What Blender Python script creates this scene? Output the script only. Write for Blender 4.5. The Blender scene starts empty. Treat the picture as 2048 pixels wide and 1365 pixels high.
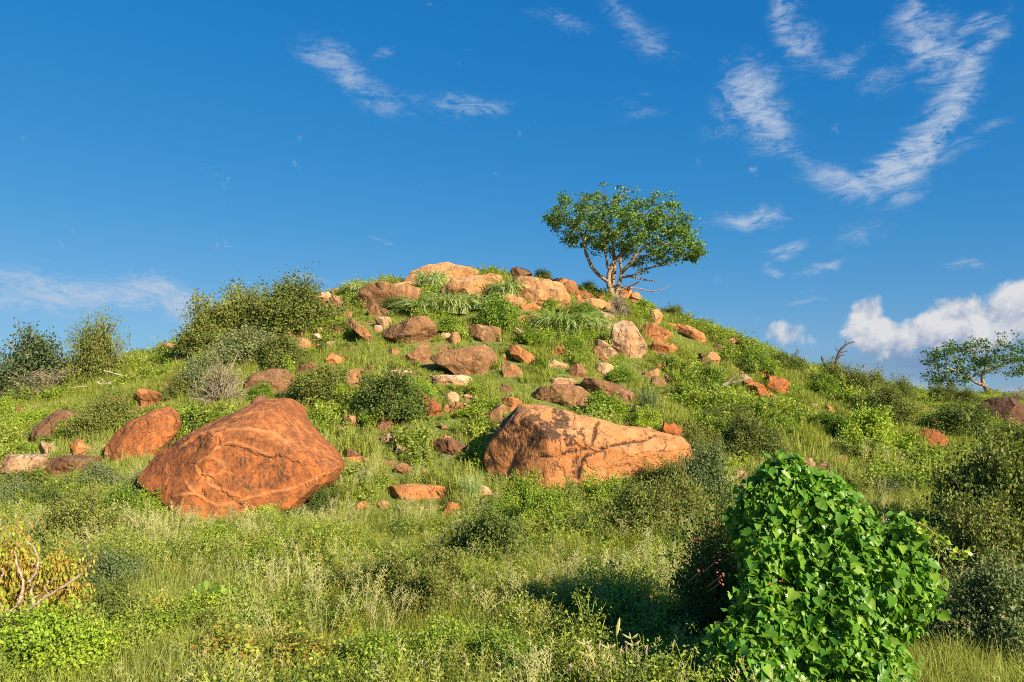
import bpy, bmesh, math, random
import numpy as np

scene = bpy.context.scene
COL = scene.collection
rng = np.random.default_rng(7)

# ------------------------------------------------------------------ camera
CAM_H = 2.8
LENS = 28.0
F = 2048 * LENS / 36.0            # focal length in photograph pixels
PITCH = math.atan((800 - 682.5) / F)
cam_d = bpy.data.cameras.new('camera')
cam_d.lens = LENS; cam_d.sensor_width = 36.0
cam_d.clip_start = 0.1; cam_d.clip_end = 20000
cam = bpy.data.objects.new('camera', cam_d); COL.objects.link(cam)
cam.location = (0, 0, CAM_H); cam.rotation_euler = (math.pi / 2 + PITCH, 0, 0)
scene.camera = cam

# ------------------------------------------------------------------ light
SUN_AZ = math.radians(137)        # clockwise from +Y
SUN_EL = math.radians(27)
scene.view_settings.view_transform = 'Standard'
scene.view_settings.look = 'None'
scene.view_settings.gamma = 1.0
scene.view_settings.use_curve_mapping = False
scene.view_settings.exposure = 1.15
scene.cycles.max_bounces = 4
scene.cycles.diffuse_bounces = 2
scene.cycles.glossy_bounces = 2
scene.cycles.transmission_bounces = 4
scene.cycles.transparent_max_bounces = 4
scene.cycles.use_denoising = False
scene.cycles.filter_width = 1.0

sun_d = bpy.data.lights.new('sun', 'SUN')
sun_d.energy = 5.0; sun_d.angle = math.radians(0.55); sun_d.color = (1.0, 0.87, 0.66)
sun = bpy.data.objects.new('sun', sun_d); COL.objects.link(sun)
sun.rotation_euler = (math.pi / 2 - SUN_EL, 0, math.pi - SUN_AZ)
sun.location = (30, -30, 30)


def ray(px, py):
    a = (px - 1024) / F; b = (682.5 - py) / F
    return np.array([a, math.cos(PITCH) - b * math.sin(PITCH), math.sin(PITCH) + b * math.cos(PITCH)])


def at_y(px, py, Y):
    d = ray(px, py); t = Y / d[1]
    return np.array([d[0] * t, Y, CAM_H + d[2] * t])


# ------------------------------------------------------------------ node helper
class NT:
    def __init__(s, tree):
        s.t = tree; s.n = tree.nodes; s.l = tree.links

    def node(s, typ, **kw):
        n = s.n.new(typ)
        for k, v in kw.items():
            setattr(n, k, v)
        return n

    def put(s, sock, v):
        if v is None:
            return
        if isinstance(v, bpy.types.NodeSocket):
            s.l.new(v, sock)
        else:
            if hasattr(sock.default_value, '__len__') and not hasattr(v, '__len__'):
                v = (v,) * len(sock.default_value)
            if hasattr(v, '__len__') and hasattr(sock.default_value, '__len__') and len(sock.default_value) == 4 and len(v) == 3:
                v = tuple(v) + (1.0,)
            sock.default_value = v

    def math(s, op, a, b=None, c=None, clamp=False):
        n = s.node('ShaderNodeMath', operation=op, use_clamp=clamp)
        s.put(n.inputs[0], a); s.put(n.inputs[1], b); s.put(n.inputs[2], c)
        return n.outputs[0]

    def vmath(s, op, a, b=None):
        n = s.node('ShaderNodeVectorMath', operation=op)
        s.put(n.inputs[0], a)
        if b is not None:
            if op == 'SCALE':
                s.put(n.inputs['Scale'], b)
            else:
                s.put(n.inputs[1], b)
        return n.outputs[0]

    def mix(s, fac, a, b, blend='MIX'):
        n = s.node('ShaderNodeMix', data_type='RGBA', blend_type=blend)
        n.clamp_factor = True
        s.put(n.inputs[0], fac); s.put(n.inputs[6], a); s.put(n.inputs[7], b)
        return n.outputs[2]

    def noise(s, vec, scale, detail=4, rough=0.55, dist=0.0, out=0, lac=2.0):
        n = s.node('ShaderNodeTexNoise')
        s.put(n.inputs['Vector'], vec)
        n.inputs['Scale'].default_value = scale; n.inputs['Detail'].default_value = detail
        n.inputs['Roughness'].default_value = rough; n.inputs['Distortion'].default_value = dist
        n.inputs['Lacunarity'].default_value = lac
        return n.outputs[out]

    def step(s, v, a, b, o0=0.0, o1=1.0):
        n = s.node('ShaderNodeMapRange', interpolation_type='SMOOTHSTEP')
        s.put(n.inputs[0], v); s.put(n.inputs[1], a); s.put(n.inputs[2], b)
        s.put(n.inputs[3], o0); s.put(n.inputs[4], o1)
        return n.outputs[0]

    def ramp(s, fac, stops):
        n = s.node('ShaderNodeValToRGB')
        cr = n.color_ramp
        while len(cr.elements) < len(stops):
            cr.elements.new(0.5)
        for e, (p, c) in zip(cr.elements, stops):
            e.position = p; e.color = tuple(c) + (1.0,)
        s.put(n.inputs[0], fac)
        return n.outputs[0]

    def combine(s, x, y, z):
        n = s.node('ShaderNodeCombineXYZ')
        s.put(n.inputs[0], x); s.put(n.inputs[1], y); s.put(n.inputs[2], z)
        return n.outputs[0]


# ------------------------------------------------------------------ world: sky with thin cloud
def azel(px, py):
    d = ray(px, py); d = d / np.linalg.norm(d)
    return math.atan2(d[0], d[1]), math.asin(d[2])


def build_world():
    w = bpy.data.worlds.new('World'); scene.world = w; w.use_nodes = True
    w.node_tree.nodes.clear()
    T = NT(w.node_tree)
    out = T.node('ShaderNodeOutputWorld'); bg = T.node('ShaderNodeBackground')
    T.l.new(bg.outputs[0], out.inputs[0])
    bg.inputs[1].default_value = 0.10
    sky = T.node('ShaderNodeTexSky', sky_type='NISHITA')
    sky.sun_disc = False; sky.sun_elevation = SUN_EL; sky.sun_rotation = SUN_AZ
    sky.altitude = 600; sky.air_density = 1.0; sky.dust_density = 0.25; sky.ozone_density = 3.0
    hs = T.node('ShaderNodeHueSaturation')
    hs.inputs['Hue'].default_value = 0.497; hs.inputs['Saturation'].default_value = 1.22; hs.inputs['Value'].default_value = 1.0
    T.l.new(sky.outputs[0], hs.inputs['Color'])
    # polarised look of the photograph: red held down, blue kept even towards the horizon
    sc_ = T.node('ShaderNodeSeparateColor'); T.l.new(hs.outputs[0], sc_.inputs[0])
    cc_ = T.node('ShaderNodeCombineColor')
    for i_, (g_, p_, a_, k_) in enumerate([(0.183, 1.594, 1.25, .75), (0.562, 0.737, 1.27, .18), (1.54, 0.36, 1.0, 0.0)]):
        v_ = T.math('MULTIPLY', T.math('POWER', sc_.outputs[i_], p_), g_)
        v_ = T.math('DIVIDE', T.math('MULTIPLY', v_, a_), T.math('MULTIPLY_ADD', v_, k_, 1.0))
        T.l.new(v_, cc_.inputs[i_])
    skyc = cc_.outputs[0]
    tc = T.node('ShaderNodeTexCoord')
    sep = T.node('ShaderNodeSeparateXYZ'); T.l.new(tc.outputs['Generated'], sep.inputs[0])
    az = T.math('ARCTAN2', sep.outputs[0], sep.outputs[1])
    el = T.math('ARCSINE', sep.outputs[2])
    ae = T.combine(az, el, 0.0)
    # warp the coordinates a little so that cloud edges fray
    wn = T.node('ShaderNodeTexNoise'); T.put(wn.inputs['Vector'], ae)
    wn.inputs['Scale'].default_value = 16; wn.inputs['Detail'].default_value = 7
    wv = T.vmath('SUBTRACT', wn.outputs['Color'], (0.5, 0.5, 0.5))
    aew = T.vmath('ADD', ae, T.vmath('SCALE', wv, 0.05))

    def patch(px, py, hw, hh, ang, amt, vec=aew):
        a0, e0 = azel(px, py)
        m = T.node('ShaderNodeMapping', vector_type='TEXTURE')
        m.inputs['Location'].default_value = (a0, e0, 0)
        m.inputs['Rotation'].default_value = (0, 0, math.radians(ang))
        m.inputs['Scale'].default_value = (hw / F * 1.35, hh / F * 1.35, 1)
        T.l.new(vec, m.inputs['Vector'])
        g = T.node('ShaderNodeTexGradient', gradient_type='SPHERICAL')
        T.l.new(m.outputs[0], g.inputs[0])
        return T.math('MULTIPLY', T.step(g.outputs['Fac'], 0.0, 0.85), amt)

    def total(lst):
        r = None
        for p in lst:
            v = patch(*p)
            r = v if r is None else T.math('MAXIMUM', r, v)
        return r
    # px, py, half width, half height, angle (ccw), amount
    cirrus = [(690, 150, 110, 36, -32, .8), (765, 205, 80, 26, -28, .6), (850, 200, 70, 22, 5, .4), (940, 212, 90, 24, 4, .75), (1275, 60, 105, 32, -35, .6),
              (1120, 45, 65, 16, -15, .55), (1575, 30, 40, 60, 15, .95), (1605, 95, 40, 50, 20, .9), (1650, 130, 70, 24, -25, .55), (1700, 112, 60, 22, 10, .5),
              (1500, 190, 66, 66, 20, 1.1), (1535, 250, 72, 60, -30, 1.05), (1570, 290, 50, 30, -30, .7), (1450, 265, 60, 22, 0, .45), (1845, 50, 50, 46, -20, .9),
              (1865, 110, 70, 46, -35, .95), (1950, 45, 70, 18, 20, .75), (1965, 100, 60, 26, 50, .9), (1930, 160, 95, 38, 58, 1.0), (1885, 225, 95, 42, 52, 1.05),
              (1835, 290, 95, 48, 48, 1.15), (1790, 345, 85, 46, 40, 1.15), (1730, 375, 80, 34, 8, 1.0), (1665, 365, 70, 30, -22, .85), (1615, 330, 50, 24, -35, .65), (1800, 390, 46, 30, 10, .8),
              (1760, 165, 55, 26, 15, .5), (1860, 320, 90, 20, 15, .5), (1495, 442, 68, 26, -8, 1.0), (1575, 502, 40, 14, 15, .85), (1553, 541, 24, 12, 20, .8),
              (1655, 527, 60, 12, 10, .9), (1720, 475, 60, 22, 10, .45), (1605, 598, 45, 9, 5, .6), (1925, 525, 40, 12, 0, .65),
              (1940, 265, 70, 12, 15, .5), (1280, 222, 40, 14, 0, .4), (1270, 190, 50, 14, 0, .3), (770, 115, 28, 11, 10, .6), (150, 588, 240, 40, -1, 1.0),
              (330, 608, 150, 48, -14, 1.05), (400, 640, 80, 50, -30, .95), (30, 600, 120, 22, 3, .8), (620, 556, 75, 7, -8, .8), (760, 480, 28, 5, 0, .5), (1430, 552, 12, 8, 0, .5)]
    cm = total(cirrus)
    mp = T.node('ShaderNodeMapping'); mp.inputs['Rotation'].default_value = (0, 0, math.radians(-12)); mp.inputs['Scale'].default_value = (0.55, 1.5, 1)
    T.l.new(ae, mp.inputs['Vector'])
    st = T.noise(mp.outputs[0], 34, 10, 0.66, 1.4)
    st2 = T.noise(mp.outputs[0], 110, 8, 0.7, 2.0)
    fil = T.math('ADD', T.math('MULTIPLY', st, 0.7), T.math('MULTIPLY', st2, 0.3))
    # stray wisps anywhere in the sky, as sparse as between the clouds in view
    far = T.step(T.noise(ae, 3.1, 3, 0.5, 0.4), 0.60, 0.78, 0.0, 0.45)
    cmm = T.math('MAXIMUM', cm, T.math('MULTIPLY', far, 0.5))
    dens = T.math('MULTIPLY', cmm, T.step(T.math('ADD', fil, T.math('MULTIPLY', cmm, 0.13)), 0.46, 0.76))
    dens = T.math('MULTIPLY', dens, 0.84, clamp=True)
    col = T.mix(dens, skyc, (2.2, 2.65, 3.3))
    # heaped cloud low on the right
    cum = [(1722, 622, 36, 36, 0, 1.0), (1745, 655, 60, 36, -8, 1.0), (1810, 668, 60, 28, 0, .95), (1848, 640, 62, 36, 10, 1.0), (1885, 668, 70, 26, 0, .95),
           (1920, 628, 60, 40, 0, 1.0), (1975, 640, 80, 52, 0, 1.05), (2035, 620, 55, 60, 0, 1.1), (2120, 640, 90, 60, 0, 1.0), (2240, 650, 100, 50, 0, 1.0),
           (1560, 668, 62, 32, 0, .62), (1880, 700, 160, 18, 0, .55)]
    km = total(cum)
    kn = T.noise(ae, 24, 10, 0.62, 0.3)
    kn2 = T.noise(T.vmath('ADD', ae, (0.010, 0.012, 0.0)), 24, 6, 0.6, 0.3)
    kd = T.math('ADD', km, T.math('MULTIPLY', T.math('SUBTRACT', kn, 0.5), 1.9))
    ka = T.step(kd, 0.26, 0.8)
    painted_shading = T.math('ADD', T.math('MULTIPLY', T.math('SUBTRACT', kn, kn2), 2.2), 0.55)  # sunlit and shaded sides of the heaps, painted from noise offset towards the sun
    painted_shading = T.math('ADD', painted_shading, T.math('MULTIPLY', T.math('SUBTRACT', el, azel(1900, 665)[1]), 7.0))
    # thick cloud is painted white on its lit crowns and grey for its own shade
    veil = total([(1850, 718, 170, 44, 0, 1.1), (1960, 735, 200, 52, 0, 1.1), (2150, 735, 200, 60, 0, 1.0)])
    vn = T.noise(mp.outputs[0], 16, 6, 0.55, 0.5)
    va = T.math('MULTIPLY', veil, T.step(vn, 0.25, 0.7))
    col = T.mix(T.math('MULTIPLY', va, 0.9, clamp=True), col, (0.88, 1.3, 2.15))
    low = total([(1880, 778, 150, 16, 0, .7), (2050, 788, 170, 16, 0, .7), (1740, 745, 30, 20, 0, .6)])
    col = T.mix(T.math('MULTIPLY', low, T.step(vn, 0.35, 0.7)), col, (2.3, 2.7, 3.4))
    kc = T.ramp(painted_shading, [(0.2, (1.35, 1.7, 2.4)), (0.55, (2.5, 2.65, 3.0)), (0.85, (3.5, 3.45, 3.45))])
    col = T.mix(T.math('MULTIPLY', ka, 0.93), col, kc)
    T.l.new(col, bg.inputs[0])


build_world()


# ------------------------------------------------------------------ numpy noise
_perm = np.random.default_rng(3).permutation(256)
_perm = np.concatenate([_perm, _perm, _perm])
_g = np.random.default_rng(4).normal(size=(256, 3)); _g /= np.linalg.norm(_g, axis=1)[:, None]


def perlin(P):
    P = np.asarray(P, float); i = np.floor(P).astype(int); f = P - i; i &= 255
    u = f * f * f * (f * (f * 6 - 15) + 10)
    r = 0
    for dx in (0, 1):
        for dy in (0, 1):
            for dz in (0, 1):
                h = _perm[_perm[_perm[i[..., 0] + dx] + i[..., 1] + dy] + i[..., 2] + dz]
                g = _g[h]
                d = (g * (f - np.array([dx, dy, dz]))).sum(-1)
                w = (u[..., 0] if dx else 1 - u[..., 0]) * (u[..., 1] if dy else 1 - u[..., 1]) * (u[..., 2] if dz else 1 - u[..., 2])
                r = r + d * w
    return r


def fbm(P, o=4, g=0.5):
    r = 0; a = 1.0
    P = np.asarray(P, float)
    for k in range(o):
        r = r + a * perlin(P * (2 ** k) + 17.3 * k); a *= g
    return r


def sstep(a, b, x):
    t = np.clip((x - a) / (b - a), 0, 1); return t * t * (3 - 2 * t)


# ------------------------------------------------------------------ terrain
YR = 46.0
SIL = [(-700, 800), (-300, 798), (-60, 788), (0, 782), (120, 776), (200, 745), (250, 722), (340, 703), (420, 680), (520, 640), (620, 606), (690, 590), (740, 577), (820, 566),
       (900, 556), (1000, 553), (1060, 560), (1150, 590), (1210, 604), (1270, 610), (1330, 636), (1380, 652), (1440, 674), (1500, 694), (1600, 738), (1700, 774),
       (1760, 790), (1820, 801), (1900, 803), (2048, 803), (2400, 803), (3000, 803)]
_sp = np.array([at_y(x, y, YR) for x, y in SIL])
_rx, _rz = _sp[:, 0], _sp[:, 2]


def height(x, y):
    x = np.asarray(x, float); y = np.asarray(y, float)
    R = sum(np.interp(x + d, _rx, _rz) for d in (-.8, -.4, 0, .4, .8)) / 5
    y0 = 18.0 + 9 * sstep(8, 32, np.abs(x))
    t = np.clip((y - y0) / (YR - y0), 0, 1)
    z = R * (t ** 1.25 * 0.55 + sstep(0, 1, t) * 0.2 + t * 0.25)
    k = sstep(0, 24, y - YR)
    z = np.where(y > YR, R * (1 - k) + np.minimum(R, 2.55) * k, z)
    z = z * (1 - sstep(110, 600, y)) * (1 - sstep(60, 200, np.abs(x)))
    P = np.stack([x, y, np.zeros_like(x)], -1)
    amp = 0.05 + 0.4 * sstep(18, 30, y) * (1 - sstep(42, 46, y)) * (1 - sstep(60, 120, y))
    z = z + amp * fbm(P * 0.22, 3) + 0.035 * fbm(P * 1.3 + 5, 2) * (1 - sstep(60, 90, y))
    return z


_ys = np.concatenate([np.arange(5, 20, .05), np.arange(20, 62, .08)])


def hit(px, py):
    """where the line of sight through a photograph point meets the slope"""
    d = ray(px, py); t = _ys / d[1]
    z = CAM_H + d[2] * t; h = height(d[0] * t, _ys)
    i = np.nonzero(z <= h)[0]
    k = i[0] if len(i) else int(np.argmin(np.abs(_ys - (YR - 0.3))))
    return d[0] * t[k], _ys[k], h[k]


# ------------------------------------------------------------------ mesh helpers
def mesh(name, V, Fs, mat=None, smooth=False):
    me = bpy.data.meshes.new(name)
    V = np.asarray(V, np.float32)
    Fs = [np.asarray(f, np.int32) for f in (Fs if isinstance(Fs, list) else [Fs]) if len(f)]
    me.vertices.add(len(V)); me.vertices.foreach_set('co', V.ravel())
    nl = sum(f.size for f in Fs); npoly = sum(len(f) for f in Fs)
    me.loops.add(nl); me.polygons.add(npoly)
    me.loops.foreach_set('vertex_index', np.concatenate([f.ravel() for f in Fs]))
    tot = np.concatenate([np.full(len(f), f.shape[1], np.int32) for f in Fs])
    st = np.concatenate([[0], np.cumsum(tot)[:-1]]).astype(np.int32)
    me.polygons.foreach_set('loop_start', st)
    me.polygons.foreach_set('use_smooth', np.full(npoly, smooth))
    me.update(calc_edges=True)
    if mat:
        me.materials.append(mat)
    return me


def attr(me, name, v):
    a = me.attributes.new(name, 'FLOAT', 'POINT'); a.data.foreach_set('value', np.asarray(v, np.float32))


def obj(name, me, parent=None, loc=None, label=None, cat=None, group=None, kind=None):
    o = bpy.data.objects.new(name, me); COL.objects.link(o)
    if parent:
        o.parent = parent
    if loc is not None:
        o.location = loc
    if label: o['label'] = label
    if cat: o['category'] = cat
    if group: o['group'] = group
    if kind: o['kind'] = kind
    return o


class MB:
    """collects vertices and faces"""
    def __init__(s):
        s.V = []; s.F = {}; s.n = 0

    def add(s, V, Fc):
        V = np.asarray(V, float).reshape(-1, 3); Fc = np.asarray(Fc, int)
        s.F.setdefault(Fc.shape[1], []).append(Fc + s.n); s.V.append(V); s.n += len(V)

    def tube(s, P, r, sides=5):
        P = np.asarray(P, float); n = len(P); r = np.broadcast_to(np.asarray(r, float), (n,))
        T = np.gradient(P, axis=0); T /= np.linalg.norm(T, axis=1)[:, None] + 1e-9
        ref = np.array([0.31, 0.87, 0.39]) if abs(T[0] @ np.array([0.31, 0.87, 0.39])) < .85 else np.array([1., 0, 0])
        U = np.cross(T, ref); U /= np.linalg.norm(U, axis=1)[:, None] + 1e-9
        W = np.cross(T, U)
        a = np.arange(sides) / sides * 2 * math.pi
        V = P[:, None] + r[:, None, None] * (np.cos(a)[None, :, None] * U[:, None] + np.sin(a)[None, :, None] * W[:, None])
        i = np.arange(n - 1)[:, None] * sides; j = np.arange(sides)[None]; k = (j + 1) % sides
        Q = np.stack([i + j, i + k, i + sides + k, i + sides + j], -1).reshape(-1, 4)
        s.add(V.reshape(-1, 3), Q)

    def leaves(s, C, N, T, size, shape):
        """C centre of leaf base, N face normal, T direction of the tip"""
        C = np.asarray(C, float)
        T = T - N * (T * N).sum(1)[:, None]; T /= np.linalg.norm(T, axis=1)[:, None] + 1e-9
        B = np.cross(N, T)
        sv, sf = shape
        V = C[:, None] + size[:, None, None] * (sv[None, :, 0, None] * B[:, None] + sv[None, :, 1, None] * T[:, None] + sv[None, :, 2, None] * N[:, None])
        n = len(C); m = len(sv)
        for f in sf:
            s.add(np.zeros((0, 3)), np.zeros((0, f.shape[1]), int)) if False else None
        base = (np.arange(n) * m)[:, None, None]
        off = s.n
        s.V.append(V.reshape(-1, 3)); s.n += n * m
        for f in sf:
            s.F.setdefault(f.shape[1], []).append((base + f[None]).reshape(-1, f.shape[1]) + off)

    def mesh(s, name, mat, smooth=False):
        return mesh(name, np.concatenate(s.V), [np.concatenate(v) for v in s.F.values()], mat, smooth)


DIAMOND = (np.array([[0, 0, 0], [-.36, .5, .1], [0, 1, -.06], [.36, .5, .1]]), [np.array([[0, 1, 2, 3]])])
BROAD = (np.array([[0, 0, 0], [-.42, .3, .1], [-.34, .72, .06], [0, 1, -.08], [.34, .72, .06], [.42, .3, .1], [0, .5, 0]]),
         [np.array([[0, 6, 1], [1, 6, 2], [2, 6, 3], [3, 6, 4], [4, 6, 5], [5, 6, 0]])])
HEART = (np.array([[0, 0, 0], [-.28, -.16, .03], [-.5, .06, .1], [-.46, .36, .12], [-.24, .72, .03], [0, 1.05, -.14], [.24, .72, .03], [.46, .36, .12], [.5, .06, .1], [.28, -.16, .03], [0, .42, -.02]]),
         [np.array([[0, 1, 10], [1, 2, 10], [2, 3, 10], [3, 4, 10], [4, 5, 10], [5, 6, 10], [6, 7, 10], [7, 8, 10], [8, 9, 10], [9, 0, 10]])[:, ::-1]])


def unit(v):
    return v / (np.linalg.norm(v, axis=-1, keepdims=True) + 1e-9)


# ------------------------------------------------------------------ materials
def new_mat(name):
    m = bpy.data.materials.new(name); m.use_nodes = True; m.node_tree.nodes.clear()
    T = NT(m.node_tree); out = T.node('ShaderNodeOutputMaterial')
    return m, T, out


def rock_mat():
    m, T, out = new_mat('granite')
    oi = T.node('ShaderNodeObjectInfo'); tc = T.node('ShaderNodeTexCoord')
    off = T.vmath('SCALE', T.combine(oi.outputs['Random'], T.math('FRACT', T.math('MULTIPLY', oi.outputs['Random'], 7.3)), 0.3), 40.0)
    P = T.vmath('ADD', tc.outputs['Object'], off)
    ad = T.node('ShaderNodeAttribute', attribute_name='dark').outputs['Fac']
    av = T.node('ShaderNodeAttribute', attribute_name='vein').outputs['Fac']
    base = oi.outputs['Color']
    n1 = T.noise(P, 1.1, 7, 0.62, 0.5)
    n2 = T.noise(P, 4.5, 8, 0.68, 0.3)
    n3 = T.noise(P, 32, 5, 0.7)
    mp = T.node('ShaderNodeMapping'); mp.inputs['Scale'].default_value = (2.2, 2.2, .45); T.l.new(P, mp.inputs[0])
    streak = T.noise(mp.outputs[0], 2.0, 6, 0.6, 0.4)
    pale = T.mix(1.0, base, (1.25, 1.42, 1.6), 'MULTIPLY')
    rust = T.mix(0.42, base, (0.30, 0.088, 0.022))
    c = T.mix(T.step(n1, 0.36, 0.66), rust, base)
    c = T.mix(T.math('MULTIPLY', T.step(n2, 0.5, 0.72), 0.75), c, pale)
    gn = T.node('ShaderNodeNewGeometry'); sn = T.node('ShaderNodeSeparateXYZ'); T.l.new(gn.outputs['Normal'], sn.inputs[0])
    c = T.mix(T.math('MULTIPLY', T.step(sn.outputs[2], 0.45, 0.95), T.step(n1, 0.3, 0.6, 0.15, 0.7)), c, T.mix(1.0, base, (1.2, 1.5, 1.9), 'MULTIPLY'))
    brown = T.mix(0.82, base, (0.075, 0.040, 0.022))
    # old dark varnish, blotched and run down the face
    thr = T.math('SUBTRACT', 0.565, T.math('MULTIPLY', oi.outputs['Alpha'], 0.30))
    lich = T.math('ADD', T.math('MULTIPLY', streak, 0.5), T.math('MULTIPLY', n2, 0.5))
    l1 = T.step(lich, thr, T.math('ADD', thr, 0.11))
    n5 = T.noise(P, 11.0, 6, 0.7, 0.4)
    c = T.mix(T.math('MULTIPLY', T.math('MULTIPLY', l1, T.step(n5, 0.36, 0.58, 0.35, 1.0)), 0.85), c, brown)
    c = T.mix(T.step(n5, 0.42, 0.28, 0, 0.5), c, brown)
    mp2 = T.node('ShaderNodeMapping'); mp2.inputs['Scale'].default_value = (1, 1, .35); T.l.new(P, mp2.inputs[0])
    n4 = T.noise(mp2.outputs[0], 15.0, 7, 0.75, 0.6)
    dk = T.step(T.math('ADD', T.math('ADD', T.math('MULTIPLY', n4, 0.7), T.math('MULTIPLY', n2, 0.3)), T.math('MULTIPLY', ad, 0.27)), 0.625, 0.74)
    dk = T.math('MULTIPLY', dk, T.step(ad, 0.02, 0.2))
    c = T.mix(T.math('MULTIPLY', dk, 0.92), c, (0.05, 0.03, 0.019))
    c = T.mix(T.math('MULTIPLY', T.math('MULTIPLY', av, 0.6), T.step(n2, 0.25, 0.5)), c, T.mix(0.5, base, (0.66, 0.33, 0.14)))
    c = T.mix(T.step(n3, 0.56, 0.70, 0, 0.75), c, T.mix(0.6, c, (0.07, 0.035, 0.02)))
    c = T.mix(T.step(n3, 0.40, 0.28, 0, 0.45), c, T.mix(0.5, c, (0.66, 0.42, 0.26)))
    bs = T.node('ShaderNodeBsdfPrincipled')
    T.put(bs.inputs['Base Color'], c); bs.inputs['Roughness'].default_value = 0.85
    bs.inputs['Specular IOR Level'].default_value = 0.25
    vo = T.node('ShaderNodeTexVoronoi', feature='DISTANCE_TO_EDGE'); vo.inputs['Scale'].default_value = 0.55
    T.put(vo.inputs['Vector'], T.vmath('ADD', P, T.vmath('SCALE', T.noise(P, 1.6, 4, 0.6, 0, 1), 0.9)))
    crack = T.step(vo.outputs[0], 0.0, 0.035)
    hgt = T.math('ADD', T.math('MULTIPLY', n2, 0.6), T.math('MULTIPLY', n3, 0.14))
    hgt = T.math('ADD', hgt, T.math('MULTIPLY', crack, 0.22))
    hgt = T.math('ADD', hgt, T.math('MULTIPLY', n5, 0.22))
    bp = T.node('ShaderNodeBump'); bp.inputs['Strength'].default_value = 1.0; bp.inputs['Distance'].default_value = 0.13
    T.put(bp.inputs['Height'], hgt); T.l.new(bp.outputs[0], bs.inputs['Normal'])
    T.l.new(bs.outputs[0], out.inputs[0])
    return m


def leaf_mat(name, stops, trans=0.32, rough=0.5, spec=0.3, patch=0.0, patchcol=(0.3, 0.28, 0.1), gain=1.45):
    """stops: colours of single leaves from dark to bright"""
    stops = [tuple(min(.8, v * gain) for v in c_) for c_ in stops]
    m, T, out = new_mat(name)
    ge = T.node('ShaderNodeNewGeometry'); oi = T.node('ShaderNodeObjectInfo')
    r = T.math('FRACT', T.math('ADD', ge.outputs['Random Per Island'], T.math('MULTIPLY', oi.outputs['Random'], 3.7)))
    r = T.math('ADD', T.math('MULTIPLY', r, 0.65), T.math('MULTIPLY', oi.outputs['Random'], 0.35))
    c = T.ramp(r, [(i / max(1, len(stops) - 1), s) for i, s in enumerate(stops)])
    if patch:
        pn = T.noise(ge.outputs['Position'], 0.33, 4, 0.6, 0.3)
        c = T.mix(T.math('MULTIPLY', T.step(pn, 0.44, 0.62), patch), c, patchcol)
    bs = T.node('ShaderNodeBsdfPrincipled'); T.put(bs.inputs['Base Color'], c)
    bs.inputs['Roughness'].default_value = rough; bs.inputs['Specular IOR Level'].default_value = spec
    tr = T.node('ShaderNodeBsdfTranslucent'); T.put(tr.inputs[0], T.mix(1.0, c, (1.25, 1.3, 0.6), 'MULTIPLY'))
    mx = T.node('ShaderNodeMixShader'); mx.inputs[0].default_value = trans
    T.l.new(bs.outputs[0], mx.inputs[1]); T.l.new(tr.outputs[0], mx.inputs[2]); T.l.new(mx.outputs[0], out.inputs[0])
    return m


def bark_mat(name, a, b, scale=14):
    m, T, out = new_mat(name)
    tc = T.node('ShaderNodeTexCoord')
    n = T.noise(tc.outputs['Object'], scale, 6, 0.65, 0.6)
    c = T.mix(T.step(n, 0.38, 0.64), a, b)
    bs = T.node('ShaderNodeBsdfPrincipled'); T.put(bs.inputs['Base Color'], c); bs.inputs['Roughness'].default_value = 0.85
    bs.inputs['Specular IOR Level'].default_value = 0.2
    bp = T.node('ShaderNodeBump'); bp.inputs['Strength'].default_value = 0.6; bp.inputs['Distance'].default_value = 0.02
    T.put(bp.inputs['Height'], n); T.l.new(bp.outputs[0], bs.inputs['Normal'])
    T.l.new(bs.outputs[0], out.inputs[0])
    return m


def ground_mat():
    m, T, out = new_mat('soil_and_turf')
    ge = T.node('ShaderNodeNewGeometry'); P = ge.outputs['Position']
    n1 = T.noise(P, 0.35, 6, 0.6, 0.4); n2 = T.noise(P, 3.0, 7, 0.65); n3 = T.noise(P, 18, 5, 0.7)
    soil = T.mix(n3, (0.22, 0.11, 0.05), (0.34, 0.19, 0.10))
    turf = T.mix(T.step(n3, 0.35, 0.65), (0.08, 0.13, 0.025), (0.22, 0.25, 0.08))
    c = T.mix(T.step(T.math('ADD', T.math('MULTIPLY', n1, 0.5), T.math('MULTIPLY', n2, 0.5)), 0.5, 0.6), turf, soil)
    bs = T.node('ShaderNodeBsdfPrincipled'); T.put(bs.inputs['Base Color'], c); bs.inputs['Roughness'].default_value = 0.95
    bs.inputs['Specular IOR Level'].default_value = 0.1
    bp = T.node('ShaderNodeBump'); bp.inputs['Strength'].default_value = 0.9; bp.inputs['Distance'].default_value = 0.06
    T.put(bp.inputs['Height'], n3); T.l.new(bp.outputs[0], bs.inputs['Normal'])
    T.l.new(bs.outputs[0], out.inputs[0])
    return m


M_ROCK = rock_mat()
M_GROUND = ground_mat()
STRAW = (0.36, 0.31, 0.16)
M_GRASS = leaf_mat('grass_blades', [(0.095, 0.13, 0.02), (0.175, 0.20, 0.03), (0.24, 0.255, 0.045), (0.33, 0.31, 0.09)], .45, .6, .2, .5, (0.38, 0.41, 0.11), 1.5)
M_SEED = leaf_mat('seed_heads', [(0.20, 0.23, 0.07), (0.33, 0.33, 0.13), (0.38, 0.35, 0.19), (0.42, 0.37, 0.25)], .45, .7, .15, gain=1.6)
M_WEED = leaf_mat('weed_leaves', [(0.06, 0.10, 0.016), (0.125, 0.165, 0.022), (0.20, 0.235, 0.032), (0.29, 0.30, 0.06)], .4, .5, .3, .5, (0.40, 0.42, 0.10), gain=1.75)
M_CANE = leaf_mat('cane_grass', [(0.10, 0.16, 0.045), (0.20, 0.25, 0.09), (0.30, 0.33, 0.15), (0.37, 0.37, 0.2)], .4, .5, .3, gain=1.8)
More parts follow.
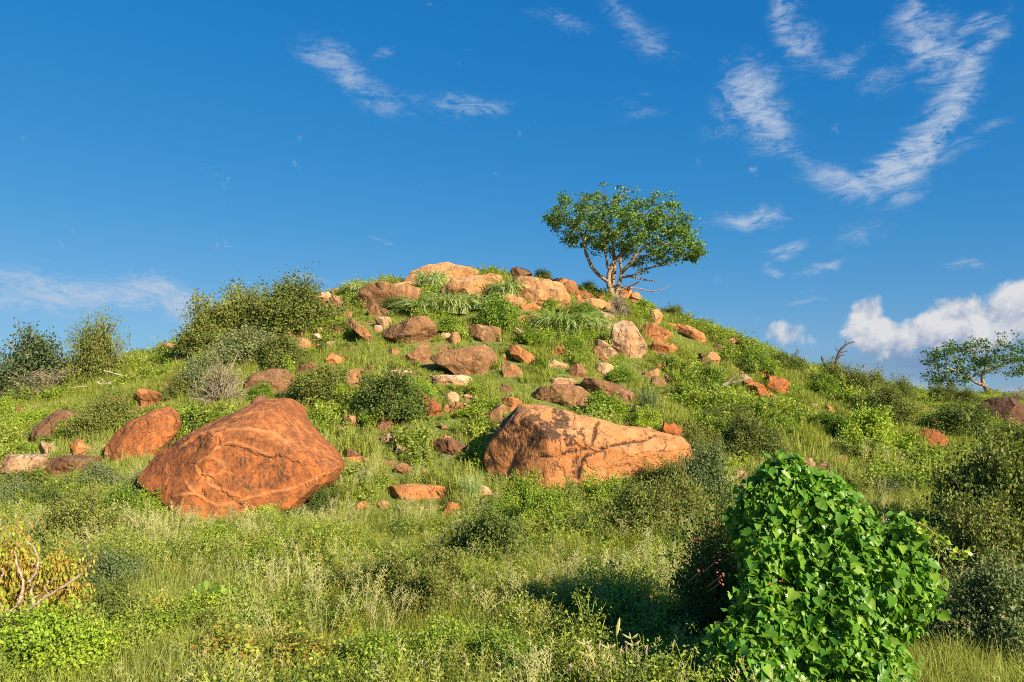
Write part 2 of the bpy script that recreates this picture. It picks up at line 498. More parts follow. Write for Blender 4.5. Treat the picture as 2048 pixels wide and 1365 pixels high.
M_THORN = leaf_mat('thorn_leaves', [(0.05, 0.075, 0.016), (0.09, 0.12, 0.022), (0.15, 0.165, 0.032), (0.22, 0.215, 0.05)], .26, .6, .2, gain=1.35)
M_LEAFY = leaf_mat('leafy_leaves', [(0.045, 0.085, 0.012), (0.095, 0.15, 0.017), (0.165, 0.225, 0.02), (0.24, 0.28, 0.03)], .36, .5, .3, gain=1.65)
M_DARK = leaf_mat('dark_leaves', [(0.03, 0.055, 0.013), (0.06, 0.09, 0.018), (0.11, 0.13, 0.022), (0.17, 0.145, 0.035)], .34, .55, .25, gain=1.65)
M_YELL = leaf_mat('yellow_green_leaves', [(0.09, 0.15, 0.015), (0.17, 0.25, 0.02), (0.26, 0.33, 0.03), (0.34, 0.36, 0.05)], .36, .5, .3)
M_GREYL = leaf_mat('grey_green_leaves', [(0.05, 0.075, 0.03), (0.09, 0.125, 0.045), (0.15, 0.17, 0.065), (0.22, 0.215, 0.10)], .32, .6, .2, gain=1.6)
M_REDL = leaf_mat('autumn_leaves', [(0.05, 0.09, 0.012), (0.13, 0.17, 0.02), (0.25, 0.13, 0.03), (0.20, 0.24, 0.03), (0.26, 0.23, 0.03), (0.24, 0.10, 0.03)], .36, .5, .3, gain=1.7)
M_TREE = leaf_mat('tree_leaves', [(0.022, 0.055, 0.012), (0.045, 0.095, 0.016), (0.085, 0.15, 0.02), (0.13, 0.19, 0.03)], .28, .45, .35, gain=1.55)
M_VINE = leaf_mat('vine_leaves', [(0.03, 0.09, 0.010), (0.052, 0.145, 0.013), (0.08, 0.19, 0.016), (0.125, 0.24, 0.02), (0.19, 0.285, 0.03)], .34, .4, .35, gain=1.28)
M_OLIVE = leaf_mat('sage_leaves', [(0.03, 0.05, 0.02), (0.055, 0.085, 0.03), (0.09, 0.12, 0.04), (0.14, 0.16, 0.06)], .25, .5, .3, gain=1.35)
M_TWIG = bark_mat('twig_bark', (0.13, 0.085, 0.05), (0.26, 0.19, 0.12))
M_DRY = bark_mat('dry_twigs', (0.19, 0.145, 0.10), (0.33, 0.26, 0.18))
M_PALEBARK = bark_mat('pale_bark', (0.16, 0.10, 0.065), (0.38, 0.265, 0.175), 9)
M_DEADBARK = bark_mat('dead_wood', (0.28, 0.22, 0.17), (0.55, 0.47, 0.38), 10)
M_SNAG = bark_mat('snag_wood', (0.05, 0.035, 0.028), (0.13, 0.095, 0.07), 10)
M_TWIST = bark_mat('twisted_bark', (0.21, 0.14, 0.095), (0.45, 0.34, 0.25), 16)
M_GREYWOOD = bark_mat('grey_wood', (0.12, 0.09, 0.07), (0.30, 0.24, 0.19), 10)
M_REDFL = leaf_mat('red_petals', [(0.34, 0.07, 0.05), (0.40, 0.15, 0.09)], .3, gain=1)
M_WHITEFL = leaf_mat('white_petals', [(0.75, 0.72, 0.66), (0.8, 0.78, 0.74)], .3, gain=1)
M_PINKFL = leaf_mat('pink_spikes', [(0.42, 0.27, 0.3), (0.5, 0.36, 0.36)], .3, gain=1)

# ------------------------------------------------------------------ ground
def axis(stops):
    r = []
    for a, b, s in stops:
        r.append(np.arange(a, b, s))
    return np.unique(np.round(np.concatenate(r), 3))


gx = np.concatenate([[-9000, -5000, -2500, -1200, -600, -300, -180, -110, -80], np.arange(-62, 62.01, .4), [80, 110, 180, 300, 600, 1200, 2500, 5000, 9000]])
gy = np.concatenate([[-2500, -800, -300, -100, -40, -15], np.arange(-5, 75, .4), [80, 88, 100, 120, 150, 200, 300, 450, 700, 1200, 2500, 5000, 9000, 14000]])
GX, GY = np.meshgrid(gx, gy)
GZ = height(GX, GY)
nx, ny = len(gx), len(gy)
ii = (np.arange(ny - 1)[:, None] * nx + np.arange(nx - 1)[None]).ravel()
gme = mesh('ground', np.stack([GX, GY, GZ], -1).reshape(-1, 3), np.stack([ii, ii + 1, ii + nx + 1, ii + nx], -1), M_GROUND, True)
obj('ground', gme, label='reddish soil and turf of the rocky hill and plain', cat='ground', kind='structure')

# ------------------------------------------------------------------ rocks
SH = {
    'dome': [(-1, -.7), (-.87, 0), (-.5, .72), (0, 1), (.5, .82), (.87, .1), (1, -.7), (.7, -1), (-.7, -1)],
    'wedgeR': [(-1, -.6), (-.8, -.1), (-.2, .4), (.4, .9), (.75, 1), (.95, .5), (1, -.3), (.8, -1), (-.6, -1)],
    'wedgeL': [(1, -.6), (.8, -.1), (.2, .4), (-.4, .9), (-.75, 1), (-.95, .5), (-1, -.3), (-.8, -1), (.6, -1)],
    'slab': [(-1, -.3), (-.8, .6), (-.2, 1), (.5, .8), (1, .2), (.95, -.5), (.4, -1), (-.5, -1)],
    'diagR': [(-1, .5), (-.75, 1), (-.3, .75), (.4, .1), (.95, -.5), (1, -.9), (.6, -1), (0, -.6), (-.7, 0)],
    'diagL': [(1, .5), (.75, 1), (.3, .75), (-.4, .1), (-.95, -.5), (-1, -.9), (-.6, -1), (0, -.6), (.7, 0)],
    'jag': [(-1, -.8), (-.92, .2), (-.6, 1), (-.2, .5), (.2, .75), (.5, .2), (.9, .1), (1, -.6), (.5, -1), (-.5, -1)],
    'block': [(-1, -.8), (-.95, .5), (-.6, 1), (.5, .95), (.95, .6), (1, -.6), (.7, -1), (-.7, -1)],
}
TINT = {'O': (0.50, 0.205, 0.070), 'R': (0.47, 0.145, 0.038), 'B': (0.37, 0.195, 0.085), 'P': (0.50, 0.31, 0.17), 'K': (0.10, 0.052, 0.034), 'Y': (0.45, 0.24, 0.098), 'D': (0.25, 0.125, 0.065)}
_ico = {}


def ico(level):
    if level not in _ico:
        bm = bmesh.new(); bmesh.ops.create_icosphere(bm, subdivisions=level, radius=1)
        V = np.array([v.co[:] for v in bm.verts]); Fc = np.array([[v.index for v in f.verts] for f in bm.faces]); bm.free()
        _ico[level] = (V, Fc)
    return _ico[level]


ROCKS = []   # footprints: x, y, rx, ry, visible height


def vnormals(V, Fc):
    n = np.cross(V[Fc[:, 1]] - V[Fc[:, 0]], V[Fc[:, 2]] - V[Fc[:, 0]])
    N = np.zeros_like(V)
    for k in range(3):
        np.add.at(N, Fc[:, k], n)
    return unit(N)


def seg_dist(Q, poly):
    poly = np.asarray(poly, float); d = np.full(len(Q), 1e9)
    for a, b in zip(poly[:-1], poly[1:]):
        ab = b - a; t = np.clip(((Q - a) @ ab) / (ab @ ab + 1e-9), 0, 1)
        d = np.minimum(d, np.linalg.norm(Q - a - t[:, None] * ab, axis=1))
    return d


_seed = [100]


def rock(name, outline, tint, stain, label, cat='rock', group=None, lean=0.25, depth=None, bury=0.22, ydist=None, flat=0.75, marks=None, rough=1.0, off=0.55, cuts=None):
    _seed[0] += 1
    r = np.random.default_rng(_seed[0])
    o = np.array(outline, float)
    x0, x1, y0, y1 = o[:, 0].min(), o[:, 0].max(), o[:, 1].min(), o[:, 1].max()
    bx = o[o[:, 1] > y1 - 0.25 * (y1 - y0)][:, 0].mean()
    hx, hy, hz = hit(bx, y1)
    if ydist: hy = ydist
    wm = (x1 - x0) / F * hy; hm = (y1 - y0) / F * hy
    D = depth if depth else 0.30 * math.sqrt(wm * hm) + 0.13 * wm
    yc = hy + D * off
    W = np.array([at_y(a, b, yc) for a, b in o])[:, [0, 2]]
    zm = (W[:, 1].min() + W[:, 1].max()) / 2
    # the outline lies on the leaning mid plane of the rock
    W = np.array([at_y(a, b, yc + lean * (w_[1] - zm)) for (a, b), w_ in zip(o, W)])[:, [0, 2]]
    # dense closed outline -> radius by angle
    Wn = np.roll(W, -1, axis=0)
    dens = np.concatenate([a + (b - a) * np.linspace(0, 1, 24, endpoint=False)[:, None] for a, b in zip(W, Wn)])
    c = (W.min(0) + W.max(0)) / 2
    c = c * .4 + dens.mean(0) * .6
    th = np.arctan2(dens[:, 1] - c[1], dens[:, 0] - c[0]); rad = np.linalg.norm(dens - c, axis=1)
    nb = 240; bins = np.zeros(nb); ib = ((th + math.pi) / (2 * math.pi) * nb).astype(int) % nb
    np.maximum.at(bins, ib, rad)
    good = np.nonzero(bins)[0]
    bins = np.interp(np.arange(nb), np.concatenate([good - nb, good, good + nb]), np.tile(bins[good], 3))
    for _ in range(1):
        bins = (np.roll(bins, 1) + bins * 2 + np.roll(bins, -1)) / 4
    px = (x1 - x0)
    level = 7 if px > 300 else 6 if px > 60 else 5 if px > 26 else 4
    U, Fc = ico(level)
    rr = np.hypot(U[:, 0], U[:, 2]); ang = np.arctan2(U[:, 2], U[:, 0])
    f = (ang + math.pi) / (2 * math.pi) * nb - 0.5
    R = np.interp(f % nb, np.arange(nb + 1), np.append(bins, bins[0]))
    g = rr ** flat
    X = c[0] + R * g * np.cos(ang); Z = c[1] + R * g * np.sin(ang)
    Y = D * np.sign(U[:, 1]) * np.abs(U[:, 1]) ** 0.85
    Y = Y + lean * (Z - zm)
    V = np.stack([X, Y, Z], 1)
    # planes struck off the body: broad facets
    cc = np.array([c[0], 0, c[1]])
    for q_ in range((10 if px > 30 else 6) if cuts is None else len(cuts)):
        if cuts is None:
            n = np.array([r.normal() * .65, -abs(r.normal()) - .45, r.normal() * .55]); fr = r.uniform(.58, .86)
        else:
            n = np.array(cuts[q_][:3], float); fr = cuts[q_][3]
        n /= np.linalg.norm(n)
        ext = ((V - cc) @ n); d = ext.max() * fr
        V = V - n * (np.maximum(0, ext - d) * 0.96)[:, None]
    N = vnormals(V, Fc)
    if (N * (V - cc)).sum() < 0: N = -N
    s = math.sqrt(wm * hm)
    q = V / s + r.uniform(0, 60, 3)
    amp = s * 0.06 * rough
    V = V + N * (amp * fbm(q * 1.5, 5, .5) * 1.1 + amp * .35 * np.abs(fbm(q * 5 + 3, 3)) - amp * 0.9 * np.clip(0.16 - np.abs(fbm(q * 1.1 + 9, 3)), 0, 1) * 3)[:, None]
    # struck-off planes must not shrink the rock: give it back its width and height
    for ax_, src in ((0, X), (2, Z)):
        a0_, a1_ = V[:, ax_].min(), V[:, ax_].max()
        V[:, ax_] = src.min() + (V[:, ax_] - a0_) * (src.max() - src.min()) / (a1_ - a0_)
    # foot below ground
    zb = c[1] + (Z.min() - c[1]) * 0.55
    V[:, 2] -= bury * hm * sstep(0, 1, (zb - V[:, 2]) / (abs(zb - Z.min()) + 1e-6)) * 1.6
    gz = float(height(c[0], yc))
    loc = np.array([c[0], yc, min(gz, V[:, 2].min() + 0.3 * hm)])
    me_V = V + np.array([0, yc, 0]) - loc
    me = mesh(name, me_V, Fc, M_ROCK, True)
    if marks:
        # where the marks lie on the face: photograph points carried onto the rock's mid plane
        Q = np.stack([V[:, 0], V[:, 2]], 1)
        front = sstep(0.25, -0.15, U[:, 1])
        dv, vv, cut = marks(Q, front, lambda pts: np.array([at_y(a, b, yc + lean * (at_y(a, b, yc)[2] - zm)) for a, b in pts])[:, [0, 2]], yc)
        attr(me, 'dark', dv); attr(me, 'vein', vv)
        V2 = me_V + N * cut[:, None]
        me.vertices.foreach_set('co', V2.astype(np.float32).ravel()); me.update()
    ob = obj(name, me, None, loc, label, cat, group)
    tv = np.array(TINT[tint]) * r.uniform(.9, 1.1)
    ob.color = (tv[0], tv[1], tv[2], min(1, max(0, stain * 1.25)))
    ROCKS.append((c[0], yc, wm / 2, D, hm, hy))
    return ob


def brock(x, y, w, h, shape, tint, stain, label, name='rock', **kw):
    """rock from its middle, width and height in the photograph"""
    r = np.random.default_rng(int(x * 7 + y * 13))
    P = np.array(SH[shape], float); P += r.normal(scale=.07, size=P.shape)
    return rock(name, [(x + a * w / 2, y - b * h / 2) for a, b in P], tint, stain, label, **kw)


def fray(Q):
    P_ = np.stack([Q[:, 0], Q[:, 1], Q[:, 0] * 0], 1)
    return Q + np.stack([fbm(P_ * 2.6 + 1, 4, .6), fbm(P_ * 2.6 + 31, 4, .6) * 1.3], 1) * .42


def marks_ring(Q, front, wp, yc):
    k = yc / F
    a = np.linspace(0, 2 * math.pi, 20)
    ring = [(467 + 27 * math.cos(t) + 3 * math.sin(2 * t), 923 + 17 * math.sin(t)) for t in a]
    lines = [ring, [(468, 940), (452, 955), (430, 975), (445, 990), (465, 1001), (490, 998), (512, 990)],
             [(430, 975), (405, 978), (380, 984)], [(494, 926), (480, 938), (468, 942)], [(470, 905), (482, 890), (505, 880), (520, 876), (545, 888), (575, 902)],
             [(430, 975), (418, 958), (412, 952)], [(512, 990), (560, 978), (610, 968), (650, 950), (682, 932)], [(505, 855), (540, 852), (580, 860), (605, 878)],
             [(400, 890), (450, 862), (500, 850)], [(452, 955), (480, 970), (510, 985)]]
    d = np.full(len(Q), 1e9); wob = fbm(np.stack([Q[:, 0], Q[:, 1], Q[:, 0] * 0], 1) * 6, 3) * 3 * k
    for L in lines:
        d = np.minimum(d, seg_dist(Q, wp(L)))
    v = sstep(4.4 * k, .8 * k, d + wob) * front * (.55 + .6 * np.clip(fbm(np.stack([Q[:, 0], Q[:, 1], Q[:, 0] * 0], 1) * 2.2 + 3, 2) + .3, 0, 1))
    dark = np.zeros(len(Q))
    Q = fray(Q)
    for (x, y, rx, ry, am) in [(545, 915, 48, 30, .55), (495, 975, 22, 14, .6), (470, 922, 18, 11, .55), (450, 960, 14, 10, .7), (590, 925, 40, 40, .55), (530, 950, 60, 14, .5), (550, 862, 30, 12, .6), (420, 875, 90, 18, .7), (500, 840, 50, 12, .5), (360, 915, 50, 25, .6), (600, 850, 16, 30, .4), (345, 950, 30, 14, .5)]:
        c = wp([(x, y)])[0]
        q = np.hypot((Q[:, 0] - c[0]) / (rx * k), (Q[:, 1] - c[1]) / (ry * k))
        dark = np.maximum(dark, am * sstep(1.25, .45, q))
    dark *= front * (1 - v)
    return dark, np.minimum(1, v * 1.1), v * 0.03


def marks_stain(Q, front, wp, yc):
    k = yc / F
    cr = np.full(len(Q), 1e9)
    for L in [[(1188, 842), (1182, 852), (1178, 868), (1170, 890), (1160, 905), (1148, 930), (1146, 948)], [(1165, 905), (1200, 886), (1240, 879), (1275, 877), (1298, 868)],
              [(1075, 905), (1105, 906), (1130, 896), (1160, 890)], [(1028, 818), (1015, 835), (1003, 850)]]:
        cr = np.minimum(cr, seg_dist(Q, wp(L)))
    crack = sstep(5 * k, .8 * k, cr + fbm(np.stack([Q[:, 0], Q[:, 1], Q[:, 0] * 0], 1) * 5, 3) * 2 * k) * front
    dark = crack * .95
    Q = fray(Q)
    for (x, y, rx, ry, am) in [(1060, 842, 30, 26, .9), (1100, 848, 42, 26, .95), (1055, 878, 75, 30, .75), (1010, 870, 30, 40, .6), (1128, 868, 9, 24, .9), (1150, 872, 18, 14, .85), (1015, 848, 8, 8, .9), (1045, 915, 25, 20, .75),
                               (1150, 930, 18, 30, .85), (1190, 895, 30, 22, .6), (1250, 880, 40, 10, .6), (1240, 930, 50, 12, .6), (975, 925, 18, 30, .9), (1195, 852, 16, 7, .7), (1330, 905, 40, 20, .35), (1100, 925, 20, 20, .5), (990, 890, 15, 25, .5)]:
        c = wp([(x, y)])[0]
        q = np.hypot((Q[:, 0] - c[0]) / (rx * k), (Q[:, 1] - c[1]) / (ry * k))
        dark = np.maximum(dark, am * sstep(1.3, .4, q) * front)
    return dark, np.zeros(len(Q)), -crack * 0.06


RING = 'ring-veined boulder'
STAINED = 'black-stained boulder'
rock('boulder', [(285, 957), (310, 929), (333, 906), (379, 878), (431, 850), (482, 827), (520, 809), (554, 797), (582, 797), (600, 809), (613, 834), (641, 873), (669, 901), (686, 932), (669, 960), (636, 984), (585, 1012), (520, 1030), (482, 1036), (430, 1032), (395, 1020), (350, 1000), (308, 975)],
     'R', .42, 'huge rust-orange boulder with a pale ring-shaped vein on its sloping face', 'boulder', lean=.75, marks=marks_ring, flat=.82, bury=.1, rough=.45, depth=1.9, cuts=[(.15, -1, .15, .7), (-.5, -.9, .5, .72)])
rock('boulder', [(965, 924), (971, 896), (989, 868), (1005, 839), (1028, 816), (1043, 809), (1084, 812), (1140, 823), (1197, 836), (1253, 851), (1305, 863), (1356, 874), (1378, 888), (1384, 906), (1374, 930), (1320, 945), (1240, 965), (1176, 974), (1100, 982), (1043, 966), (997, 952), (969, 942)],
     'O', .15, 'huge long orange boulder with black lichen stains and a cracked face', 'boulder', lean=.45, marks=marks_stain, flat=.74, bury=.12, rough=.7, depth=2.0, cuts=[(.1, -1, .1, .72), (-.6, -.8, .1, .75), (.2, -.6, .8, .75), (.4, -1, -.2, .8)])
rock('boulder', [(212, 905), (218, 885), (250, 858), (290, 830), (320, 815), (335, 813), (350, 825), (357, 845), (350, 870), (330, 895), (300, 912), (250, 916)],
     'R', .45, 'orange wedge boulder with grey-brown patches just beside the ring-veined boulder', 'boulder', lean=.5, cuts=[(.2, -1, .1, .7), (-.5, -.8, .5, .75), (.7, -.7, .1, .8)], flat=.8, rough=.7)
rock('boulder', [(855, 715), (885, 705), (933, 697), (951, 690), (974, 688), (990, 700), (997, 718), (995, 736), (977, 754), (954, 751), (908, 747), (877, 733)],
     'B', .5, 'big brown overhanging boulder with a tapering dark end, lying on a flat slab', 'boulder', lean=-.1, bury=.05, rough=.9)
rock('boulder', [(759, 664), (785, 651), (815, 641), (836, 633), (856, 632), (867, 646), (874, 664), (872, 679), (854, 691), (815, 690), (790, 677), (764, 668)],
     'B', .55, 'brown wedge-shaped boulder with a rounded high end, leaning on pale blocks', 'boulder', lean=-.05, bury=.08)
rock('boulder', [(714, 602), (722, 580), (740, 568), (760, 566), (790, 572), (815, 573), (835, 580), (850, 592), (842, 603), (810, 610), (770, 616), (745, 620), (720, 614)],
     'B', .4, 'long rounded boulder with orange undercut end just below the summit dome', 'boulder', lean=.3)
rock('boulder', [(802, 586), (810, 560), (826, 542), (848, 531), (875, 526), (895, 524), (918, 530), (946, 542), (962, 560), (950, 586), (880, 596), (830, 594)],
     'Y', .12, 'smooth pale-orange dome of rock crowning the hill', 'boulder', lean=.5, ydist=44.6)
rock('boulder', [(1221, 692), (1220, 665), (1226, 648), (1240, 641), (1258, 645), (1275, 655), (1290, 672), (1297, 690), (1295, 706), (1285, 714), (1250, 717), (1228, 710)],
     'P', .2, 'tall pale upright boulder with a smooth rounded face below the umbrella tree', 'boulder', lean=.15)
rock('outcrop_rock', [(880, 606), (884, 574), (905, 560), (945, 552), (985, 552), (1010, 562), (1008, 590), (965, 606), (910, 610)], 'Y', .2, 'broad pale-orange outcrop between drooping grass clumps under the summit', lean=.6)
rock('outcrop_rock', [(1012, 572), (1030, 553), (1060, 552), (1095, 558), (1125, 571), (1144, 590), (1132, 612), (1095, 626), (1060, 616), (1035, 596)], 'Y', .3, 'cracked pale outcrop sloping down from the summit with twigs on its ledge', lean=.6, rough=1.5)
rock('boulder', [(1060, 800), (1062, 788), (1080, 778), (1110, 769), (1140, 768), (1165, 776), (1183, 790), (1187, 806), (1170, 815), (1100, 814), (1070, 812)], 'B', .5, 'low wide brown boulder in green shrubs directly above the black-stained boulder', 'boulder')
rock('boulder', [(1161, 765), (1172, 755), (1200, 757), (1230, 766), (1262, 782), (1280, 796), (1270, 806), (1235, 802), (1195, 788), (1168, 778)], 'D', .4, 'long brown boulder sloping down to a brown grassy bush', 'boulder')
rock('boulder', [(485, 778), (492, 756), (515, 744), (545, 738), (575, 740), (588, 756), (596, 776), (560, 784), (510, 786)], 'B', .55, 'flat-topped brown boulder with an orange band, above a bright green bush', 'boulder')
rock('boulder', [(1352, 655), (1360, 647), (1385, 652), (1405, 668), (1414, 681), (1405, 686), (1385, 678), (1362, 665)], 'O', .25, 'smooth orange boulder tilted along the skyline slope to the right of the tree', 'boulder')
rock('boulder', [(1826, 880), (1836, 864), (1852, 857), (1875, 861), (1890, 876), (1898, 894), (1885, 902), (1850, 899), (1832, 892)], 'R', .4, 'rounded rust-orange boulder with a dark side alone in the grassy flat', 'boulder')
rock('boulder', [(1955, 836), (1966, 812), (1988, 798), (2015, 794), (2042, 800), (2066, 815), (2085, 845), (2050, 858), (1985, 856)], 'K', .9, 'dark brown domed boulder behind bushes near the spreading pale-limbed tree', 'boulder')
rock('boulder', [(67, 872), (80, 850), (105, 828), (125, 819), (150, 821), (160, 832), (152, 852), (130, 866), (100, 877)], 'D', .55, 'dark brown sloping boulder with an orange spot between two bushes', 'boulder', lean=.5, cuts=[(.2, -1, .3, .7), (-.4, -.8, .6, .78)], flat=.8)
rock('flat_rock', [(690, 642), (697, 635), (712, 645), (738, 665), (750, 680), (742, 687), (726, 676), (703, 656)], 'B', .35, 'narrow brown slab tilted diagonally beside a dark rock', bury=.05)
rock('boulder', [(1015, 700), (1020, 690), (1033, 690), (1055, 705), (1081, 722), (1072, 731), (1048, 729), (1026, 716)], 'O', .3, 'tilted orange-brown boulder leaning downhill beside the overhanging boulder', 'boulder')
rock('boulder', [(1485, 764), (1500, 759), (1525, 772), (1548, 790), (1560, 802), (1535, 803), (1508, 790), (1490, 776)], 'R', .35, 'rust-orange slanting boulder behind the fallen grey branch', 'boulder')
rock('boulder', [(1523, 763), (1530, 753), (1550, 752), (1572, 762), (1583, 776), (1575, 790), (1560, 787), (1540, 776)], 'R', .45, 'banded rust-orange boulder on the right flank above the slanting one', 'boulder')
rock('boulder', [(857, 897), (862, 882), (880, 876), (905, 877), (925, 886), (942, 900), (935, 912), (900, 914), (866, 910)], 'D', .5, 'brown rock with a shadowed hollow to the side of the black-stained boulder', lean=.1)
rock('flat_rock', [(0, 940), (-8, 920), (10, 909), (60, 908), (105, 912), (112, 928), (90, 942), (40, 948)], 'P', .35, 'low layered flat slab with pale bands at the foot of the left flank', 'rock', rough=1.3, lean=.9, bury=.05)
rock('flat_rock', [(85, 944), (92, 922), (120, 912), (165, 910), (196, 916), (192, 934), (160, 946), (110, 950)], 'D', .45, 'low brown slab with a dark rounded end next to the layered flat slab', 'rock', lean=.9, bury=.05)

